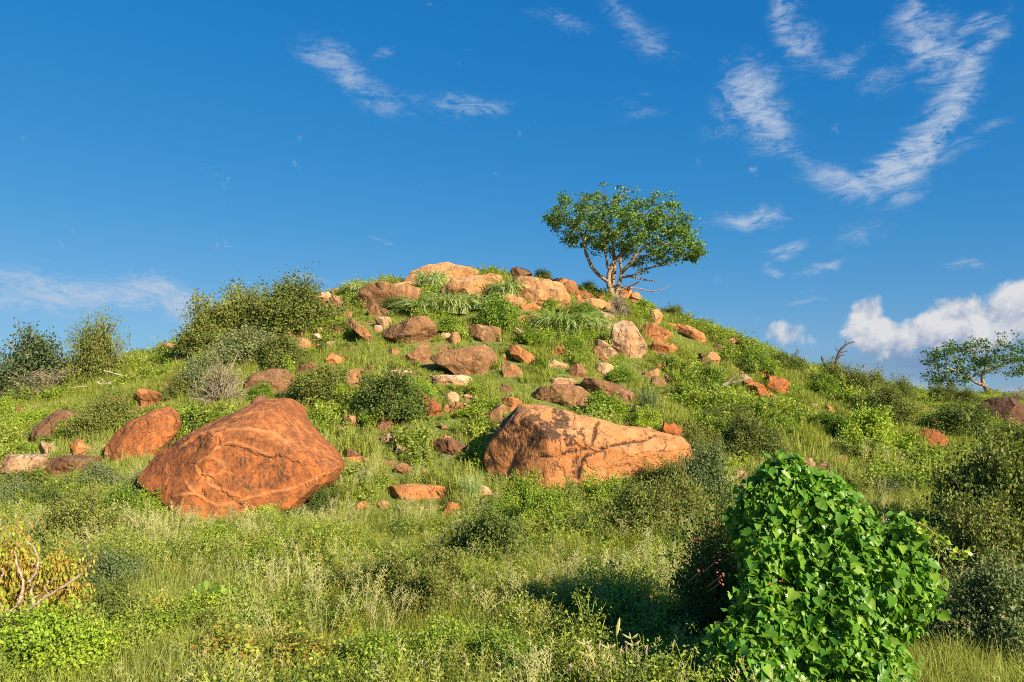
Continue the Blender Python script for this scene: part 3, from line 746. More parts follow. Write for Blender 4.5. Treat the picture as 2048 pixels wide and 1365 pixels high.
SMALL_FLAT = 'small loose stone in the grass between the two huge front boulders'
G_FLAT = 'stones between the front boulders'
for a in [
    # left flank
    (338, 698, 40, 26, 'dome', 'Y', .3, 'small yellowish rock on the left skyline beside the big thorn bush'),
    (387, 741, 26, 32, 'diagL', 'D', .3, 'narrow slab standing upright under the big thorn bush'),
    (311, 761, 15, 11, 'dome', 'P', .2, 'tiny pale stone in bright grass on the left flank'),
    (308, 793, 70, 36, 'wedgeL', 'O', .35, 'low rounded orange boulder in the grass above the grey-patched wedge boulder'),
    (233, 806, 44, 22, 'dome', 'O', .3, 'small orange rock peeking over a round olive bush'),
    (38, 823, 32, 18, 'dome', 'D', .3, 'small brown rock behind a yellow-green bush on the left flank'),
    (69, 816, 16, 14, 'dome', 'P', .2, 'tiny pale rock behind the yellow-green bush'),
    (280, 820, 24, 16, 'dome', 'D', .3, 'small brown rock half hidden right of a round olive bush'),
    (95, 795, 30, 16, 'dome', 'B', .3, 'small brown rock below the sprawling bush on the left skyline'),
    (92, 898, 42, 26, 'slab', 'P', .3, 'angular pale rock lying on the layered flat slab'),
    (164, 897, 46, 36, 'wedgeL', 'O', .3, 'pointed orange rock standing between the slabs and the grey-patched wedge boulder'),
    # around the ring-veined boulder
    (515, 804, 36, 30, 'wedgeR', 'D', .5, 'dark rock peeking over the sloping back of the ring-veined boulder'),
    (567, 790, 24, 14, 'block', 'B', .3, 'small rock just behind the peak of the ring-veined boulder'),
    (700, 843, 26, 24, 'block', 'B', .3, 'small square brown rock in pale grass under the brownish bush'),
    (767, 850, 40, 30, 'dome', 'B', .45, 'rounded brown rock in front of the brownish bush'),
    (818, 859, 15, 20, 'dome', 'D', .3, 'small dark upright stone below the brownish bush'),
    (777, 879, 36, 22, 'dome', 'P', .15, 'pale pinkish rounded stone, upper of a pair in the grass'),
    (808, 902, 38, 22, 'wedgeL', 'P', .15, 'pale pinkish stone, lower of a pair in the grass'),
    (841, 984, 128, 34, 'slab', 'O', .2, 'flat orange rock slab flush with the grass between the huge front boulders'),
    (723, 1013, 34, 20, 'dome', 'O', .2, SMALL_FLAT), (766, 1010, 38, 16, 'dome', 'B', .2, SMALL_FLAT),
    (905, 1021, 44, 34, 'dome', 'O', .3, 'round knobbly orange rock in front of the flat slab'),
    (966, 985, 44, 28, 'dome', 'P', .2, 'pale orange rock beside a tall grass tuft near the black-stained boulder'),
    (715, 920, 56, 14, 'slab', 'O', .2, SMALL_FLAT), (690, 858, 28, 11, 'slab', 'P', .2, SMALL_FLAT),
    (862, 811, 42, 48, 'jag', 'R', .6, 'jagged rust-and-black rock standing at the end of the brownish bush'),
    (901, 795, 36, 24, 'dome', 'P', .25, 'pale rounded rock at the top of a cluster beside the jagged rust rock'),
    (936, 796, 42, 16, 'slab', 'P', .2, 'flat pale slab in a cluster beside the jagged rust rock'),
    (914, 818, 64, 30, 'slab', 'Y', .3, 'yellowish low rock at the bottom of a cluster beside the jagged rust rock'),
    (987, 830, 56, 44, 'wedgeR', 'B', .45, 'brown rounded boulder tucked against the black-stained boulder'),
    (1022, 808, 50, 30, 'slab', 'O', .3, 'small slab perched behind the top of the black-stained boulder'),
    (1343, 858, 46, 34, 'jag', 'R', .3, 'flaky orange rock rising behind the low end of the black-stained boulder'),
    (1125, 765, 64, 18, 'slab', 'P', .15, 'pale slab lying behind the low wide brown boulder'),
    (1250, 820, 34, 30, 'wedgeL', 'D', .5, 'dark furrowed rock under the brown grassy bush'),
    # middle of the hill
    (892, 701, 34, 18, 'dome', 'B', .3, 'small rock hump behind the overhanging boulder'),
    (835, 708, 54, 40, 'wedgeR', 'B', .4, 'brown boulder just below the rounded wedge-shaped boulder'),
    (769, 645, 38, 26, 'block', 'P', .15, 'pale block behind the thin end of the wedge-shaped boulder'),
    (755, 657, 22, 15, 'slab', 'P', .15, 'small pale block at the thin end of the wedge-shaped boulder'),
    (695, 628, 18, 20, 'jag', 'B', .3, 'small rock at the upper end of the diagonal slab'),
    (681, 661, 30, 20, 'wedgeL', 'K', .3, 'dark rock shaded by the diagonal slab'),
    (610, 665, 26, 12, 'slab', 'P', .2, 'small pale stone in a loose row beside the big thorn bush'),
    (640, 662, 13, 12, 'dome', 'P', .2, 'small pale stone in a loose row beside the big thorn bush'),
    (656, 664, 20, 10, 'slab', 'P', .2, 'small pale stone in a loose row beside the big thorn bush'),
    (636, 673, 30, 11, 'slab', 'P', .2, 'small pale stone in a loose row beside the big thorn bush'),
    (596, 691, 52, 36, 'block', 'Y', .25, 'pale square-topped boulder at the edge of the big thorn bush'),
    (577, 668, 34, 20, 'wedgeL', 'B', .3, 'brown rock behind the pale square-topped boulder'),
    (672, 716, 42, 21, 'wedgeL', 'O', .2, 'small pointed orange rock alone in the grass below the row of stones'),
    (609, 739, 48, 34, 'wedgeR', 'D', .4, 'brown wedge rock behind the flat-topped brown boulder'),
    (698, 758, 52, 44, 'wedgeR', 'B', .35, 'brown squarish boulder rising between two bushes above the ring-veined boulder'),
    (799, 745, 64, 11, 'slab', 'P', .15, 'thin flat slab in the grass, separate from the one under the overhanging boulder'),
    (897, 758, 96, 22, 'slab', 'P', .2, 'flat pinkish slab under the overhanging boulder'),
    (973, 667, 68, 36, 'block', 'B', .4, 'brown block boulder beside the dark green bush in mid-slope'),
    (978, 652, 32, 9, 'slab', 'P', .2, 'thin pale slab lying on the brown block boulder'),
    (910, 676, 24, 26, 'dome', 'Y', .3, 'dull yellowish rock half buried in hanging grass'),
    (1043, 669, 34, 26, 'diagR', 'P', .2, 'thin pale slab tilted in the grass under the hilltop outcrop'),
    (1025, 739, 42, 34, 'wedgeL', 'B', .3, 'brown pointed rock right under the tilted boulder'),
    (1008, 715, 20, 18, 'dome', 'B', .3, 'small rock between the overhanging boulder and the tilted boulder'),
    (1121, 703, 44, 22, 'dome', 'O', .15, 'low orange rock in open grass of mid-slope'),
    (1093, 697, 9, 13, 'dome', 'P', .2, 'tiny upright stone next to the low orange rock'),
    (1118, 729, 50, 20, 'wedgeL', 'P', .15, 'pale rounded rock beside a darker brown one'),
    (1155, 744, 38, 34, 'dome', 'B', .4, 'dark brown rounded rock beside the pale one'),
    (1214, 696, 42, 34, 'wedgeL', 'P', .3, 'pale rock leaning at the foot of the tall upright boulder'),
    (1202, 709, 38, 38, 'diagR', 'B', .3, 'thin slab leaning toward the tall pale upright boulder'),
    (1210, 739, 36, 27, 'block', 'P', .2, 'pale pink block below the leaning slab'),
    (1213, 651, 20, 10, 'slab', 'P', .2, 'small pale stone above the tall pale upright boulder'),
    (1323, 733, 28, 12, 'slab', 'O', .2, 'small flat orange rock in grass below the tall upright boulder'),
    (1318, 762, 32, 22, 'wedgeL', 'B', .3, 'low brown rock in grass, beside a small pointed one'),
    (1337, 758, 19, 19, 'diagR', 'O', .3, 'small pointed orange rock leaning on a low brown one'),
    # summit
    (790, 576, 70, 26, 'wedgeR', 'Y', .2, 'pale slab tucked between the long rounded boulder and the summit dome'),
    (652, 606, 60, 26, 'slab', 'O', .3, 'broad low rock under the skyline rocks beside the thorn thicket'),
    (1028, 600, 60, 26, 'wedgeL', 'Y', .3, 'pale broken rock between the drooping grass clump and the cracked outcrop'),
    (1168, 588, 40, 20, 'jag', 'O', .5, 'broken orange rock on the crest between black-capped rock and tree'),
    (1222, 612, 54, 22, 'slab', 'Y', .3, 'pale slab at the very foot of the tree'),
    (1075, 640, 50, 22, 'slab', 'O', .3, 'low orange slab below the cracked outcrop, above the arching grass'),
    (760, 622, 50, 20, 'wedgeL', 'B', .4, 'brown rock at the foot of the long rounded boulder'),
    (1098, 600, 60, 30, 'block', 'Y', .3, 'broken pale block at the lower edge of the cracked summit outcrop'),
    (935, 602, 70, 24, 'slab', 'Y', .2, 'low pale slab under the broad summit outcrop'),
    (1120, 566, 44, 20, 'slab', 'O', .3, 'flat orange slab on the crest between outcrop and black-capped rock'),
    (985, 556, 50, 18, 'slab', 'O', .3, 'flat slab on the crest behind the broad summit outcrop'),
    (1041, 546, 44, 24, 'dome', 'D', .7, 'dark weathered rock sitting on the skyline of the summit'),
    (1140, 577, 38, 32, 'dome', 'O', .7, 'orange rock with a black cap on the skyline near the tree'),
    (978, 578, 30, 18, 'dome', 'O', .2, 'small orange rock at the end of the summit outcrop'),
    (1061, 616, 46, 18, 'slab', 'O', .2, 'flat orange rock patch under the cracked outcrop'),
    (1040, 638, 20, 16, 'dome', 'O', .2, 'small orange rock in grass below the flat orange patch'),
    (1182, 609, 64, 23, 'slab', 'Y', .1, 'long bright slab beside the foot of the tree'),
    (1185, 596, 18, 11, 'dome', 'O', .3, 'small stone perched behind the long bright slab'),
    (1202, 599, 20, 19, 'dome', 'O', .4, 'upright stone next to the tree trunk'),
    (1156, 596, 16, 11, 'dome', 'O', .3, 'small stone at the outer end of the long bright slab'),
    (1206, 630, 50, 24, 'diagR', 'P', .2, 'slab slanting down below the foot of the tree'),
    (1161, 619, 26, 16, 'dome', 'B', .2, 'dull rounded rock just below the long bright slab'),
    (1246, 587, 44, 28, 'dome', 'O', .2, 'orange boulder wedged behind the tree trunk'),
    (1271, 596, 27, 25, 'dome', 'Y', .15, 'round bright orange boulder beside the tree'),
    (1271, 611, 28, 15, 'slab', 'O', .2, 'low rock beneath the round bright boulder beside the tree'),
    (647, 594, 34, 20, 'block', 'P', .2, 'pale rock at the skyline between thorn bush and drooping grass'),
    (673, 583, 26, 14, 'dome', 'P', .2, 'pale skyline rock close to the drooping grass'),
    (672, 605, 38, 28, 'dome', 'B', .3, 'brown rounded rock under the pale skyline rocks'),
    (693, 609, 15, 16, 'dome', 'P', .2, 'small pale round stone beside the brown rock under the skyline'),
    # right flank
    (1311, 633, 34, 30, 'dome', 'Y', .1, 'round bright boulder on the skyline downhill of the tree'),
    (1314, 663, 66, 34, 'wedgeL', 'O', .35, 'orange outcrop rock behind the tall pale upright boulder'),
    (1327, 694, 48, 26, 'wedgeL', 'O', .3, 'orange rock in grass right beside the tall pale upright boulder'),
    (1406, 722, 30, 32, 'jag', 'D', .5, 'rock with a dark shaded side, front of a pair on the right flank'),
    (1425, 716, 34, 26, 'dome', 'Y', .15, 'round pale rock, back of a pair on the right flank'),
    (1433, 668, 13, 14, 'dome', 'Y', .1, 'small bright stone on the right skyline'),
    (1456, 686, 26, 12, 'slab', 'O', .2, 'small flat rock on the right skyline slope'),
    (1609, 735, 18, 14, 'block', 'D', .3, 'dark square stone on top of a two-stone stack'),
    (1614, 748, 18, 22, 'dome', 'O', .2, 'lower orange stone of a two-stone stack'),
    (1554, 828, 15, 25, 'dome', 'D', .3, 'small upright dark rock in grass on the right flank'),
    (1626, 812, 22, 11, 'slab', 'P', .2, 'small pale flat stone on the right flank'),
    (1663, 820, 28, 19, 'wedgeL', 'O', .2, 'small orange rock near a large bright bush'),
    (1661, 793, 34, 14, 'slab', 'O', .2, 'flat orange rock under the bush with the dead snag'),
    (1838, 832, 30, 26, 'dome', 'O', .3, 'small orange rock in bushes behind the rounded rust boulder'),
    (1806, 896, 16, 16, 'dome', 'O', .2, 'small upright orange stone in front of the rounded rust boulder'),
    (1964, 875, 22, 14, 'slab', 'P', .2, 'small pale stone right of the rounded rust boulder'),
    (1956, 890, 17, 10, 'dome', 'O', .2, 'tiny orange stone right of the rounded rust boulder'),
    (2034, 900, 44, 13, 'slab', 'P', .2, 'flat pale slab at the foot of a dark bush'),
    (1919, 832, 14, 10, 'dome', 'O', .2, 'tiny orange rock between bushes near the dark domed boulder'),
    (1583, 918, 30, 20, 'dome', 'P', .2, 'pink rock just behind the peak of the vine mound'),
    (1617, 925, 28, 20, 'dome', 'P', .2, 'pink rock behind the vine mound, middle of three'),
    (1648, 931, 22, 15, 'dome', 'P', .2, 'pink rock behind the vine mound, smallest of three'),
    (1408, 846, 16, 10, 'dome', 'P', .2, 'tiny pale stone above an olive shrub on the right flank'),
]:
    lab = a[7]
    grp = G_FLAT if lab == SMALL_FLAT else 'row of stones by the thorn bush' if 'loose row' in lab else None
    nm = 'flat_rock' if a[4] in ('slab', 'diagR', 'diagL') and a[2] > 30 else 'boulder' if a[2] > 48 else 'rock'
    brock(*a, name=nm, group=grp, lean=(.9 if a[4] == 'slab' and a[3] < 24 else .3), cat='boulder' if nm == 'boulder' else 'rock')

rs = np.random.default_rng(404)
placed = 0
while placed < 130:
    a_, b_ = rs.uniform(330, 1760), rs.uniform(600, 1000)
    X_, Y_, _z = hit(a_, b_)
    if Y_ > 45 or Y_ < 21.5 or any(abs(X_ - q[0]) < q[2] + .25 and abs(Y_ - q[1]) < q[3] + .3 for q in ROCKS):
        continue
    w_ = rs.uniform(10, 28) * (1 if rs.uniform() < .75 else 1.6)
    brock(a_, b_, w_, w_ * rs.uniform(.4, .8), ['dome', 'wedgeL', 'wedgeR', 'jag', 'slab', 'block', 'diagR'][rs.integers(7)], 'OBPYD'[rs.integers(5)], rs.uniform(.1, .5),
          'loose stone half sunk in the turf of the slope', name='stone', group='loose stones strewn over the slope', cat='stone')
    placed += 1


# ------------------------------------------------------------------ shrubs
def bez(a, b, c, n):
    t = np.linspace(0, 1, n)[:, None]
    return (1 - t) ** 2 * a + 2 * t * (1 - t) * b + t * t * c


def shrub_mesh(seed, lmat, tmat=None, nclump=80, per=90, leaf=.04, spiky=.2, spread=.085, shape=DIAMOND, twigr=.008, flat=1.0, fill=.55, ntwig=3, zs=1.0):
    """bush about 1 wide from the middle and 1 high: bent stems, side twigs, leaves on the twigs"""
    r = np.random.default_rng(seed)
    tw = MB(); C = []; N = []; Tp = []; S = []
    for k in range(nclump):
        ph = r.uniform(0, 2 * math.pi); u = r.uniform(-.05, 1) ** 1.0
        d = np.array([math.cos(ph) * math.sqrt(max(0, 1 - u * u)), math.sin(ph) * math.sqrt(max(0, 1 - u * u)), abs(u)])
        lump = 1 + .62 * float(perlin(d[None] * 1.9 + seed)[0]) + .42 * float(perlin(d[None] * 4.3 + seed)[0])
        rad = lump * (fill + (1 - fill) * r.uniform() ** .5)
        rad = min(rad, 1.22)
        e = d * rad * .92; e[2] = max(.06, e[2])
        sp = r.uniform() < spiky
        if sp:
            e = e * r.uniform(1.05, 1.2)
        e[2] *= zs
        b = np.array([r.normal() * .09, r.normal() * .09, -.06])
        m = np.array([e[0] * .35, e[1] * .35, e[2] * .75 + .05])
        P = bez(b, m, e, 8) + r.normal(scale=.012, size=(8, 3)) * np.linspace(0, 1, 8)[:, None]
        tw.tube(P, np.linspace(twigr * 1.7, twigr * .35, 8), 3)
        ends = [P[3:]]
        for q in range(ntwig):
            i = r.integers(3, 7); dd = unit(r.normal(size=3) + d * .6) * r.uniform(.12, .28)
            Q = np.stack([P[i], P[i] + dd * .5 + [0, 0, .01], P[i] + dd]); tw.tube(Q, [twigr * .6, twigr * .45, twigr * .25], 3)
            ends.append(np.concatenate([bez(Q[0], Q[1], Q[2], 5)]))
        n = int(per * (0.35 if sp else 1) * r.uniform(.6, 1.4))
        for E in ends:
            kk = n // len(ends)
            t = r.uniform(0, len(E) - 1.001, kk); i = t.astype(int); f = (t - i)[:, None]
            c = E[i] * (1 - f) + E[i + 1] * f + r.normal(scale=spread * (.5 if sp else 1), size=(kk, 3))
            c[:, 2] = np.maximum(c[:, 2], .015)
            C.append(c); nn = unit(r.normal(size=(kk, 3)) + d * .55 + [0, 0, .45]); N.append(nn)
            Tp.append(unit(r.normal(size=(kk, 3)) + d * .4)); S.append(leaf * r.uniform(.6, 1.35, kk))
    lf = MB(); lf.leaves(np.concatenate(C), np.concatenate(N), np.concatenate(Tp), np.concatenate(S), shape)
    return tw.mesh('twigs', tmat or M_TWIG), lf.mesh('foliage', lmat)


def tussock_mesh(seed, mat, nb=420, L=1.0, w=.016, droop=1.0, rad=.5):
    r = np.random.default_rng(seed); mb = MB()
    ph = r.uniform(0, 2 * math.pi, nb); rr = rad * np.sqrt(r.uniform(0, 1, nb))
    base = np.stack([np.cos(ph) * rr, np.sin(ph) * rr, np.zeros(nb)], 1)
    ph2 = ph + r.normal(scale=.7, size=nb)
    out = np.stack([np.cos(ph2), np.sin(ph2), np.zeros(nb)], 1)
    ln = L * r.uniform(.6, 1.15, nb); k = 6
    t = np.linspace(0, 1, k)
    reach = r.uniform(.25, .75, nb) * droop
    Z = (t[None] * (1.25 - .75 * t[None] * droop * r.uniform(.7, 1.25, nb)[:, None])) * ln[:, None]
    X = (t[None] ** 1.6) * (reach * ln)[:, None]
    P = base[:, None] + out[:, None] * X[..., None] + np.array([0, 0, 1.]) * Z[..., None]
    side = np.stack([-np.sin(ph2), np.cos(ph2), r.normal(scale=.3, size=nb)], 1); side = unit(side)
    wd = w * (1 - t ** 2 * .9)
    A = P - side[:, None] * wd[None, :, None]; B = P + side[:, None] * wd[None, :, None]
    V = np.stack([A, B], 2).reshape(-1, 3)
    i = (np.arange(nb)[:, None] * 2 * k + np.arange(k - 1)[None] * 2).ravel()
    mb.add(V, np.stack([i, i + 1, i + 3, i + 2], 1))
    return mb.mesh('blades', mat)


ARCH = {}


def arch(kind, var):
    key = (kind, var)
    if key not in ARCH:
        s = 50 + var * 11 + sum(map(ord, kind))
        K = dict(
            thorn=lambda: shrub_mesh(s, M_THORN, None, 170, 230, .042, .2, .085, twigr=.006, ntwig=4, fill=.66),
            thornspiky=lambda: shrub_mesh(s, M_THORN, None, 130, 150, .042, .5, .09, twigr=.006, ntwig=5, fill=.4),
            treebush=lambda: shrub_mesh(s, M_OLIVE, M_PALEBARK, 120, 170, .055, .2, .08, twigr=.009),
            leafy=lambda: shrub_mesh(s, M_LEAFY, None, 110, 180, .06, .1, .085),
            yellow=lambda: shrub_mesh(s, M_YELL, None, 110, 170, .058, .1, .09),
            dark=lambda: shrub_mesh(s, M_DARK, None, 110, 180, .055, .16, .09, ntwig=4),
            grey=lambda: shrub_mesh(s, M_GREYL, None, 120, 180, .046, .22, .095, ntwig=4),
            dry=lambda: shrub_mesh(s, M_GREYL, M_DRY, 120, 14, .04, .5, .06, twigr=.011, ntwig=6),
            nearleaf=lambda: shrub_mesh(s, M_LEAFY, None, 150, 220, .046, .16, .075, DIAMOND, .006),
            nearolive=lambda: shrub_mesh(s, M_THORN, None, 170, 240, .04, .22, .08, DIAMOND, .006, ntwig=4),
            neardarktall=lambda: shrub_mesh(s, M_DARK, None, 230, 220, .04, .12, .085, DIAMOND, .006, zs=2.2, fill=.4),
            nearleaftall=lambda: shrub_mesh(s, M_LEAFY, None, 200, 160, .07, .15, .1, DIAMOND, .008, zs=2.2, fill=.4),
            neargrey=lambda: shrub_mesh(s, M_GREYL, None, 150, 220, .042, .22, .08, DIAMOND, .006),
            neardark=lambda: shrub_mesh(s, M_DARK, None, 150, 220, .045, .16, .075, DIAMOND, .006),
            nearyellow=lambda: shrub_mesh(s, M_YELL, None, 130, 150, .06, .12, .08, DIAMOND, .006),
            nearred=lambda: shrub_mesh(s, M_REDL, None, 130, 120, .055, .15, .09, BROAD, .006),
            cane=lambda: (None, tussock_mesh(s, M_CANE, 620, 1.0, .024, 1.25, .5)),
            canefine=lambda: (None, tussock_mesh(s, M_CANE, 420, 1.0, .010, 1.0, .3)),
            brownfan=lambda: (None, tussock_mesh(s, M_GREYL, 420, 1.0, .011, 1.0, .25)),
        )
        ARCH[key] = K[kind]()
    return ARCH[key]


_sv = [0]


def shrub(kind, x, base, w, h, label, name=None, group=None, fat=1.0, back=.25, cat=None):
    _sv[0] += 1
    hx, hy, hz = hit(x, base)
    wm = w / F * hy; hm = h / F * hy
    y = hy + wm * back
    X = (x - 1024) / F * y / math.cos(PITCH)
    z = float(height(X, y))
    # the visible top keeps its line of sight
    ztop = at_y(x, base - h, y)[2]
    hm = max(hm * .8, ztop - z)
    tw, lf = arch(kind, _sv[0] % 2)
    names = dict(thorn='thorn_bush', thornspiky='thorn_bush', dry='dry_shrub', cane='grass_tussock', canefine='grass_tussock', brownfan='grass_tussock')
    n = name or names.get(kind, 'shrub')
    e = obj(n, None, None, (X, y, z - .03), label, cat or ('grass clump' if n == 'grass_tussock' else 'bush'), group)
    e.rotation_euler = (0, 0, _sv[0] * 2.4)
    if kind == 'cane': hm = max(hm, wm * .62)
    kx, kz = (1.45, 1.3) if n == 'grass_tussock' else (1.5, 1.85) if base > 1108 and not kind.endswith('tall') else (1.25, 1.2)
    e.scale = (wm / 2 * kx, wm / 2 * kx * fat, hm * kz / (2.2 if kind.endswith('tall') else 1))
    if tw: obj('stems', tw, e)
    obj('blades' if n == 'grass_tussock' else 'foliage', lf, e)
    return e


